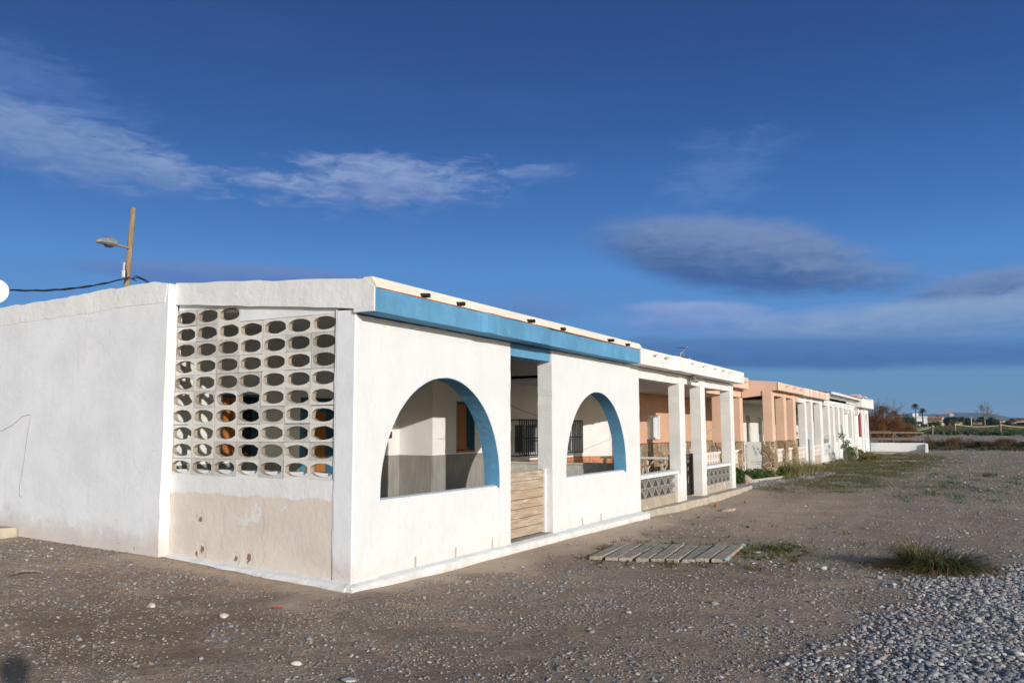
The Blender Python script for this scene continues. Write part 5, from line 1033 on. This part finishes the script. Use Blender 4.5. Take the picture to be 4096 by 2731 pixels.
# bare tree
p = at_dist(1825, 690, 300); z_ = float(zg(p.x, p.y)); t = thing('bare_tree', 'tall leafless grey tree with a forked crown above the palms', 'tree', (p.x, p.y, z_)); g = random.Random(3)
top = at_dist(1815, 560, 300); mb = MB(); mb.tube([(p.x, p.y, z_-.3), (top.x, top.y, top.z)], .28, 8, .2); mb.build('trunk', M_twig, t)
mb = MB(); T = Vector((top.x, top.y, top.z))
for (u, v) in ((1750, 470), (1785, 430), (1860, 430), (1880, 480), (1900, 530), (1950, 525)):
    e = at_dist(u, v, 300); d = (e-T); bare(mb, T, d.normalized(), d.length*.55, .13, 4, g, .34, .12)
mb.build('branches', M_twig, t)
# far buildings
def wb(u, v, d): return at_dist(u, v, d)
def farbox(nm, m, h, u0, u1, v0, v1, d, dep=6, dz=0):
    a, b_ = wb(u0, v0, d), wb(u1, v1, d); a2 = wb(u0, v0, d); b2 = wb(u1, v0, d); dr = (b2-a2); n = Vector((-dr.y, dr.x, 0)).normalized()
    if n.dot(a2-CAM) < 0: n = -n
    c = [a2, b2, b2+n*dep, a2+n*dep]; zt, zb_ = a2.z, wb(u0, v1, d).z+dz; return MB().add_([Vector((q.x, q.y, 0)) for q in c], zb_, zt).build(nm, m, h)
p = wb(860, 700, 480); VW = thing('white_villa', 'distant white modern villa with a long dark window band and a stepped roof', 'house', (p.x, p.y, 1.6)); MV = simple('villa_white', (.80, .81, .83), .8)
farbox('wall', MV, VW, 682, 1042, 562, 740, 480, 8); farbox('wall', MV, VW, 752, 800, 560, 625, 479.6, .35); farbox('roof_house', MV, VW, 845, 925, 517, 561, 482, 4); farbox('roof_house', MV, VW, 862, 900, 512, 517, 482, 3)
farbox('window_band', simple('dark_band', (.03, .035, .05), .4), VW, 742, 975, 628, 660, 479.2, .3); farbox('awning', M_shut, VW, 742, 975, 622, 627, 478.6, .8); farbox('parapet', MV, VW, 676, 1048, 558, 572, 479.3, .4); farbox('low_window', simple('dark_band2', (.05, .055, .07), .4), VW, 800, 930, 672, 700, 479.3, .2)
p = wb(1160, 650, 540); VO = thing('apartment_block', 'distant cream two-storey block with orange-red balconies and roof edge', 'house', (p.x, p.y, 1.6)); MO = simple('cream_far', (.62, .55, .45), .8)
farbox('wall', MO, VO, 1035, 1268, 562, 700, 540, 9); farbox('roof_edge', M_terra, VO, 1030, 1272, 556, 564, 539.5, 10); farbox('balcony', simple('balcony_red', (.45, .17, .1), .8), VO, 1040, 1262, 600, 608, 538.2, 1.6); farbox('balcony', bpy.data.materials['balcony_red'], VO, 1125, 1265, 624, 633, 538.2, 1.6)
dk_ = simple('far_opening', (.12, .10, .09), .8); farbox('window', dk_, VO, 1045, 1120, 574, 598, 539.5, .3); farbox('window', dk_, VO, 1140, 1240, 572, 596, 539.5, .3); farbox('window', dk_, VO, 1130, 1235, 640, 670, 539.5, .3)
for i, (u0, u1, v0, v1, m) in enumerate(((1438, 1512, 632, 670, (.55, .40, .22)), (1665, 1785, 634, 665, (.45, .3, .2)), (2040, 2095, 600, 640, (.55, .42, .26)), (2250, 2352, 600, 640, (.5, .34, .22)), (2180, 2250, 625, 655, (.4, .33, .26)))):
    p = wb(u0, v0, 300); h = thing('low_house', ['small ochre house half hidden in the palm grove', 'low house with terracotta roof left of the bare tree', 'cream house over the tree line right of the bare tree', 'orange-brown house at the right edge of the horizon', 'brownish low house near the right edge'][i], 'house', (p.x, p.y, 1.8), 'low houses on the horizon'); dd_i = 318 if i < 2 else 350
    farbox('wall', simple('far_wall%d' % i, m, .85), h, u0, u1, v0+6, v1, dd_i, 4); farbox('roof', M_terra, h, u0-4, u1+4, v0, v0+6, dd_i-.4, 5); farbox('window', dk_, h, u0+(u1-u0)*.3, u0+(u1-u0)*.55, v0+12, v0+20, dd_i-.2, .1)
# utility pole, lamp, crane, gate pier
p = wb(1635, 555, 250); z_ = float(zg(p.x, p.y)); t = thing('utility_pole', 'pale concrete utility pole standing in the far field', 'pole', (p.x, p.y, z_)); MB().tube([(p.x, p.y, z_-.2), (p.x, p.y, p.z)], .16, 8, .11).build('shaft', simple('pole_concrete', (.5, .47, .42), .9), t); MB().tube([(p.x, p.y-.5, p.z-.25), (p.x, p.y+.5, p.z-.25)], .05, 6).build('crossarm', M_dkmetal, t)
p = wb(675, 522, 260); z_ = float(zg(p.x, p.y)); t = thing('street_lamp', 'thin distant street lamp before the white villa', 'street lamp', (p.x, p.y, z_)); MB().tube([(p.x, p.y, z_-.2), (p.x, p.y, p.z)], .1, 7, .06).build('pole', M_greymetal, t); MB().tube([(p.x, p.y-.5, p.z), (p.x, p.y+.2, p.z)], .12, 7).build('lamp_head', M_shut, t)
p = wb(1350, 665, 240); z_ = float(zg(p.x, p.y)); t = thing('gate_pier', 'distant white gate pier with a red base among the bushes', 'pier', (p.x, p.y, z_)); bx('pier', M_shut, t, p.x-.2, p.x+.2, p.y-.25, p.y+.25, z_+.9, p.z); bx('pier_base', M_redslat, t, p.x-.25, p.x+.25, p.y-.3, p.y+.3, z_-.2, z_+.9)
p = wb(1340, 475, 1500); z_ = 1.3; t = thing('tower_crane', 'orange tower crane far away against the blue hills', 'crane', (p.x, p.y, z_)); MC = simple('crane_orange', (.55, .24, .1), .6)
a = wb(1230, 508, 1500); c = wb(1385, 518, 1500); mb = MB(); mb.tube([(p.x, p.y, z_), (p.x, p.y, p.z)], .9, 4); mb.build('mast', MC, t); MB().tube([(a.x, a.y, a.z), (p.x, p.y, (a.z+c.z)/2), (c.x, c.y, c.z)], .8, 4).build('jib', MC, t)
mb = MB(); mb.tube([(p.x, p.y, p.z), (a.x*.6+p.x*.4, a.y*.6+p.y*.4, a.z*.6+c.z*.4)], .25, 4).tube([(p.x, p.y, p.z), (c.x, c.y, c.z)], .25, 4); mb.build('tie_rod', MC, t); c = wb(1372, 522, 1500); bx('counterweight', MO, t, c.x-2, c.x+2, c.y-3, c.y+3, c.z-4, c.z)
# hills
hx = np.linspace(-60, 60, 160); prof = [(-4000, 20), (-2500, 40), (-1400, 55), (-800, 60), (-420, 58), (-294, 63), (-219, 65), (-137, 84), (-80, 92), (-37, 95), (40, 98), (87, 101), (137, 90), (170, 87), (200, 92), (235, 86), (280, 90), (320, 100), (386, 90), (600, 80), (1500, 60), (3000, 40), (5000, 20)]
ys = np.linspace(-4000, 5000, 700); pz = np.interp(ys, [a for a, _ in prof], [b_ for _, b_ in prof])+fnoise(ys, ys*0, 90, 91, 4)*2.5
rows = []
for i, (x_, k) in enumerate(((5500, 0), (5620, .28), (5780, .62), (5900, .86), (6000, 1), (6200, .9), (6600, .5))): rows.append(np.stack([np.full_like(ys, x_)+fnoise(ys, ys*0+i, 300, 95+i, 3)*50*(k < 1), ys, np.maximum(0, pz*k*(1+fnoise(ys, ys*0+i*9, 160, 99+i, 4)*.10*(k < 1)))], -1))
V = np.stack(rows, 0); nr, ncol = V.shape[:2]; idx = np.arange(nr*ncol).reshape(nr, ncol); Fh_ = np.stack([idx[:-1, :-1], idx[1:, :-1], idx[1:, 1:], idx[:-1, 1:]], -1).reshape(-1, 4)
hl = np_mesh('hills', V.reshape(-1, 3), Fh_, simple('wooded_hills', (.035, .05, .035), .95, (.06, .065, .045), .01), smooth=True); hl['kind'] = 'structure'

# ------------------------------------------------------------------ pole with street lamp, cable, dish
t = thing('street_lamp', 'weathered wooden pole with a grey street lamp on a rusty arm, behind the gable roof', 'street lamp', (8.1, 15, 0))
MB().tube([(8.02, 15, -.1), (8.06, 15, 5.6), (8.155, 15, 7.86), (8.165, 15, 7.95)], .088, 14, .068).build('pole', simple('pole_wood', (.34, .26, .18), .9, (.2, .15, .1), 5, .01, 12, stretch=(5, 5, .4)), t, smooth=False)
a_, b_ = Vector((8.02, 14.95, 6.752)), Vector((7.42, 14.8, 6.735)); MB().tube([a_, b_], .034, 10).build('arm', simple('rust_arm', (.42, .24, .16), .8), t)
hd = MB(); sec = [(7.54, .05, .07, 6.755), (7.50, .10, .115, 6.76), (7.36, .125, .14, 6.765), (7.25, .13, .14, 6.76), (7.22, .12, .12, 6.755), (7.02, .10, .085, 6.735), (6.93, .06, .045, 6.705)]
vs, fs = [], []
for (x_, hw, hh, z_) in sec:
    for k in range(8): a = 2*math.pi*(k+.5)/8; vs.append((x_, 14.8+hw*math.cos(a)*1.05, z_+hh*math.sin(a)*(1 if math.sin(a) > 0 else .75)))
for i in range(len(sec)-1):
    for k in range(8): fs.append((i*8+k, i*8+(k+1) % 8, (i+1)*8+(k+1) % 8, (i+1)*8+k))
fs += [tuple(range(8)), tuple(range((len(sec)-1)*8, len(sec)*8))]; hd.add(vs, fs); lh_ = hd.build('lamp_head', simple('lamp_grey', (.27, .28, .28), .6, (.2, .21, .21), 8), t, .006)
MB().box(7.24, 7.40, 14.72, 14.88, 6.625, 6.67).build('lamp_lens', M_glass, lh_); MB().box(7.243, 7.258, 14.67, 14.93, 6.67, 6.905).build('seam', M_dkmetal, lh_)
MB().box(7.83, 7.88, 14.85, 14.92, 5.88, 6.08).box(7.86, 7.90, 14.85, 14.92, 6.1, 6.3).build('junction_box', M_shut, t)
mb = MB(); mb.tube([(7.9, 14.85, 6.32), (7.87, 14.83, 6.15), (7.93, 14.83, 6.0), (7.9, 14.83, 5.75)], .012, 5).tube([(7.98, 14.82, 5.9), (8.3, 14.9, 5.83)], .012, 5); mb.build('lead', M_black, t)
mb = MB()
p, q = Vector((4.2, 14.6, 4.98)), Vector((7.98, 14.82, 5.88)); mb.tube([p.lerp(q, i/24)-Vector((0, 0, .16*4*(i/24)*(1-i/24)-.008*math.sin(i*2.1))) for i in range(25)], .02, 6)
mb.tube([p.lerp(q, i/24)-Vector((0, .02, .185*4*(i/24)*(1-i/24)+.008*math.sin(i*1.7))) for i in range(25)], .012, 6)
p, q = Vector((8.1, 14.82, 5.84)), Vector((10.3, 14.8, 4.6)); mb.tube([p, Vector((8.25, 14.82, 5.93)), Vector((8.5, 14.82, 5.88)), Vector((8.7, 14.82, 5.78)), q], .018, 6); mb.tube([p+Vector((0, 0, .03)), Vector((8.22, 14.84, 5.97)), Vector((8.6, 14.84, 5.90)), q], .012, 6)
tagp(mb.build('overhead_cable', M_black), 'black overhead cable bundle running past the wooden lamp pole', 'cable')
mb = MB(); mb.tube([(4.3, 14.6, 4.97), (4.2, 14.6, 4.9), (3.2, 14.6, 4.75), (1.0, 14.5, 4.6)], .018, 6); tagp(mb.build('overhead_cable', M_black), 'end of the black cable leaving past the satellite dish at the left edge', 'cable')
t = thing('satellite_dish', 'white satellite dish cut by the left edge of the photo', 'satellite dish', (0, 8, 3.3)); vs, fs = [], []
c0 = Vector((.12, 7.10, 3.70)); nrm = Vector((-.55, -.80, .25)).normalized(); ua = nrm.cross(Vector((0, 0, 1))).normalized(); va = ua.cross(nrm)
for i in range(6):
    rr = .205*i/5
    for k in range(28): a = 2*math.pi*k/28; vs.append(c0+ua*rr*math.cos(a)*.92+va*rr*math.sin(a)*1.0+nrm*(.6*rr*rr*2-.05))
for i in range(5):
    for k in range(28): fs.append((i*28+k, i*28+(k+1) % 28, (i+1)*28+(k+1) % 28, (i+1)*28+k))
mb = MB(); mb.add(vs, fs); o = mb.build('reflector', M_shut, t, smooth=True); sol = o.modifiers.new('solid', 'SOLIDIFY'); sol.thickness = .008
MB().tube([c0-nrm*.06, (.15, 7.45, 3.45), (.05, 7.5, 3.2)], .02, 7).build('bracket', M_dkmetal, t); MB().tube([c0-va*.2, c0+nrm*.25-va*.05], .01, 6).build('feed_arm', M_dkmetal, t); MB().tube([c0+nrm*.24-va*.05, c0+nrm*.31-va*.05], .03, 8).build('receiver', M_shut, t)
# loose wire on the gable
mb = MB(); w_ = [(6.45, 1.62), (6.2, 1.60), (5.95, 1.68), (5.72, 1.80), (5.56, 1.82), (5.55, 1.76), (5.60, 1.5), (5.65, 1.1), (5.71, .86), (5.70, .72), (5.64, .70)]
mb.tube([(-.156, a, b_) for a, b_ in w_], .003, 5); tagp(mb.build('loose_wire', simple('wire_grey', (.25, .25, .26), .6)), 'thin loose wire hanging on the white gable wall at the left', 'wire')
o = MB().prism(wob([(-.75, 5.75), (-.16, 5.66), (-.16, 8.5), (-.75, 8.5)], .3, .02), 2, .0, .30).build('concrete_step', M_conc, bevel=.03); tagp(o, 'beige concrete step against the gable wall at the left edge', 'step')

# ------------------------------------------------------------------ people
def figure(name, label, joints, edges, radii, matfn, loc, mats):
    me = bpy.data.meshes.new(name+'_sk'); me.from_pydata([Vector(j) for j in joints], edges, []); o = bpy.data.objects.new(name+'_sk', me); COL.objects.link(o)
    md = o.modifiers.new('skin', 'SKIN'); ly = me.skin_vertices[0].data if me.skin_vertices else None
    if ly is None:
        b = bmesh.new(); b.from_mesh(me); b.verts.layers.skin.verify(); b.to_mesh(me); b.free(); ly = me.skin_vertices[0].data
    for i, r in enumerate(radii): ly[i].radius = (r if isinstance(r, tuple) else (r, r)); 
    ly[0].use_root = True
    o.modifiers.new('sub', 'SUBSURF').levels = 2
    dg = bpy.context.evaluated_depsgraph_get(); m2 = bpy.data.meshes.new_from_object(o.evaluated_get(dg)); bpy.data.objects.remove(o)
    for m in mats: m2.materials.append(m)
    for p_ in m2.polygons: p_.use_smooth = True; p_.material_index = matfn(p_.center)
    r_ = bpy.data.objects.new('body', m2); COL.objects.link(r_); return r_
def head_extras(t, c, fwd, s=1.):
    """hair cap, nose, ears, eyes and mouth set on a head centred at c, in world space"""
    fwd = Vector(fwd).normalized(); rt = fwd.cross(Vector((0, 0, 1))).normalized(); upv = rt.cross(fwd)
    b = bmesh.new(); bmesh.ops.create_uvsphere(b, u_segments=20, v_segments=14, radius=1)
    for v in list(b.verts):
        if v.co.z < -.05 and v.co.y > -.25 or v.co.z < -.45 or (v.co.y > .62 and v.co.z < .45): b.verts.remove(v)
    for v in b.verts: v.co = c+(rt*v.co.x*.086+fwd*(v.co.y*.103-.006)+upv*(v.co.z*.118+.012))*s
    me = bpy.data.meshes.new('hair'); b.to_mesh(me); b.free(); me.materials.append(M_darkhair); o = bpy.data.objects.new('hair', me); COL.objects.link(o); o.parent = t; o.matrix_parent_inverse = Matrix.Translation(-t.location)
PJ = [(0, 0, .50), (0, .03, .72), (0, .05, .92), (0, .05, 1.0), (0, .0, 1.08), (0, -.03, 1.19), (0, -.035, 1.26),
      (-.17, .04, .94), (-.22, -.04, .70), (-.15, -.26, .64), (-.08, -.34, .68), (.17, .04, .94), (.22, -.04, .70), (.15, -.26, .66), (.08, -.34, .70),
      (-.10, -.03, .47), (-.13, -.44, .49), (-.13, -.46, .10), (-.13, -.60, .04), (.10, -.03, .47), (.13, -.44, .49), (.13, -.42, .10), (.13, -.56, .04)]
PE = [(0, 1), (1, 2), (2, 3), (3, 4), (4, 5), (5, 6), (2, 7), (7, 8), (8, 9), (9, 10), (2, 11), (11, 12), (12, 13), (13, 14), (0, 15), (15, 16), (16, 17), (17, 18), (0, 19), (19, 20), (20, 21), (21, 22)]
PR = [(.15, .12), (.14, .11), (.15, .10), .055, .06, .10, .07, .06, .045, .032, .025, .06, .045, .032, .025, .09, .065, .045, .035, .09, .065, .045, .035]
def sit(p, rz, label):
    t = thing('person', label, 'person', p); c, s_ = math.cos(rz), math.sin(rz); W_ = lambda v: (p[0]+v[0]*c-v[1]*s_, p[1]+v[0]*s_+v[1]*c, p[2]+v[2])
    J = [W_(v) for v in PJ]
    def mf(q):
        z_ = q.z-p[2]; rr = (Vector((q.x-p[0], q.y-p[1], 0))).length
        if z_ > 1.02: return 0
        if z_ < .60 and not (z_ > .45 and rr < .15): return 2
        if rr > .36 and z_ > .6: return 0
        return 1
    o = figure('person', label, J, PE, PR, mf, p, [M_skin, M_blackcloth, M_jeans]); o.parent = t; o.matrix_parent_inverse = Matrix.Translation(-t.location)
    hc = Vector(W_((0, -.015, 1.2))); fw = Vector(W_((0, -1, .0)))-Vector(W_((0, 0, .0))); head_extras(t, hc, fw)
    return t, W_
t, W_ = sit((34.15, 1.55, .12), rad(62), 'seated person in a black top holding white paper in a white porch')
hp_ = [W_(v) for v in ((-.15, -.34, .62), (.15, -.34, .62), (.15, -.40, .86), (-.15, -.40, .86))]
mb = MB(); mb.add(hp_+[tuple(Vector(q)+Vector((0, .004, .003))) for q in hp_], [(0, 1, 2, 3), (7, 6, 5, 4), (0, 1, 5, 4), (1, 2, 6, 5), (2, 3, 7, 6), (3, 0, 4, 7)]); tagp(mb.build('paper_sheet', M_paper), 'white sheet of paper held by the seated person', 'paper')
ch = thing('porch_chair', 'dark chair under the seated person', 'chair', (34.15, 1.55, .1)); cx_, cy_ = 34.15, 1.55
bx('seat', M_black, ch, cx_-.22, cx_+.22, cy_-.2, cy_+.24, .49, .52); bx('backrest', M_black, ch, cx_-.26, cx_-.23, cy_-.2, cy_+.24, .6, .95)
for a in (-.2, .2):
    for b_ in (-.18, .2): bx('leg', M_black, ch, cx_+a-.015, cx_+a+.015, cy_+b_-.015, cy_+b_+.015, .1, .489)
# the photographer, standing just behind the camera: only the shadow reaches the picture
GZ = float(zg(-7.4, -6.3)); SP = Vector((-6.97, -6.14, GZ))
SJ = [(0, 0, .95), (0, 0, 1.2), (0, 0, 1.42), (0, .01, 1.52), (0, .02, 1.60), (0, .03, 1.72), (0, .03, 1.78), (-.19, 0, 1.42), (-.30, .12, 1.22), (-.10, .24, 1.45), (-.06, .27, 1.52), (.19, 0, 1.42), (.30, .12, 1.22), (.10, .24, 1.45), (.06, .27, 1.52),
      (-.10, 0, .88), (-.13, .02, .48), (-.14, -.02, .08), (-.15, .13, .03), (.10, 0, .88), (.13, .02, .48), (.14, -.02, .08), (.15, .13, .03)]
t = thing('person', 'standing person in dark clothes whose shadow falls at the lower left corner', 'person', tuple(SP)); c, s_ = math.cos(yaw-math.pi/2), math.sin(yaw-math.pi/2)
J = [(SP.x+v[0]*c-v[1]*s_, SP.y+v[0]*s_+v[1]*c, SP.z+v[2]*1.07) for v in SJ]
SR = [(.17, .13), (.16, .12), (.17, .11), .06, .06, .10, .07, .07, .05, .035, .03, .07, .05, .035, .03, .10, .07, .05, .04, .10, .07, .05, .04]
o = figure('person', '', J, PE, SR, lambda q: 0 if q.z-SP.z > 1.5 else (1 if q.z-SP.z > .9 else 2), SP, [M_skin, M_blackcloth, M_jeans]); o.parent = t; o.matrix_parent_inverse = Matrix.Translation(-t.location)
head_extras(t, Vector((SP.x, SP.y, SP.z+1.84))+Vector((math.cos(yaw), math.sin(yaw), 0))*.03, (math.cos(yaw), math.sin(yaw), 0))

# ------------------------------------------------------------------ air
hz = bx('haze', None, None, -60, 7500, -5000, 6000, -1.4, 135) if False else MB().box(-60, 7500, -5000, 6000, -1.4, 135).build('haze', bpy.data.materials.new('haze_air'))
hm = hz.data.materials[0]; hm.use_nodes = True; t = hm.node_tree; t.nodes.clear(); pv = nd(t, 'ShaderNodeVolumePrincipled'); pv.inputs['Color'].default_value = (.50, .70, 1, 1); pv.inputs['Density'].default_value = .00009
lk(t, pv.outputs[0], nd(t, 'ShaderNodeOutputMaterial').inputs['Volume']); hz['kind'] = 'stuff'; hz['label'] = 'thin blue air haze over the plain'
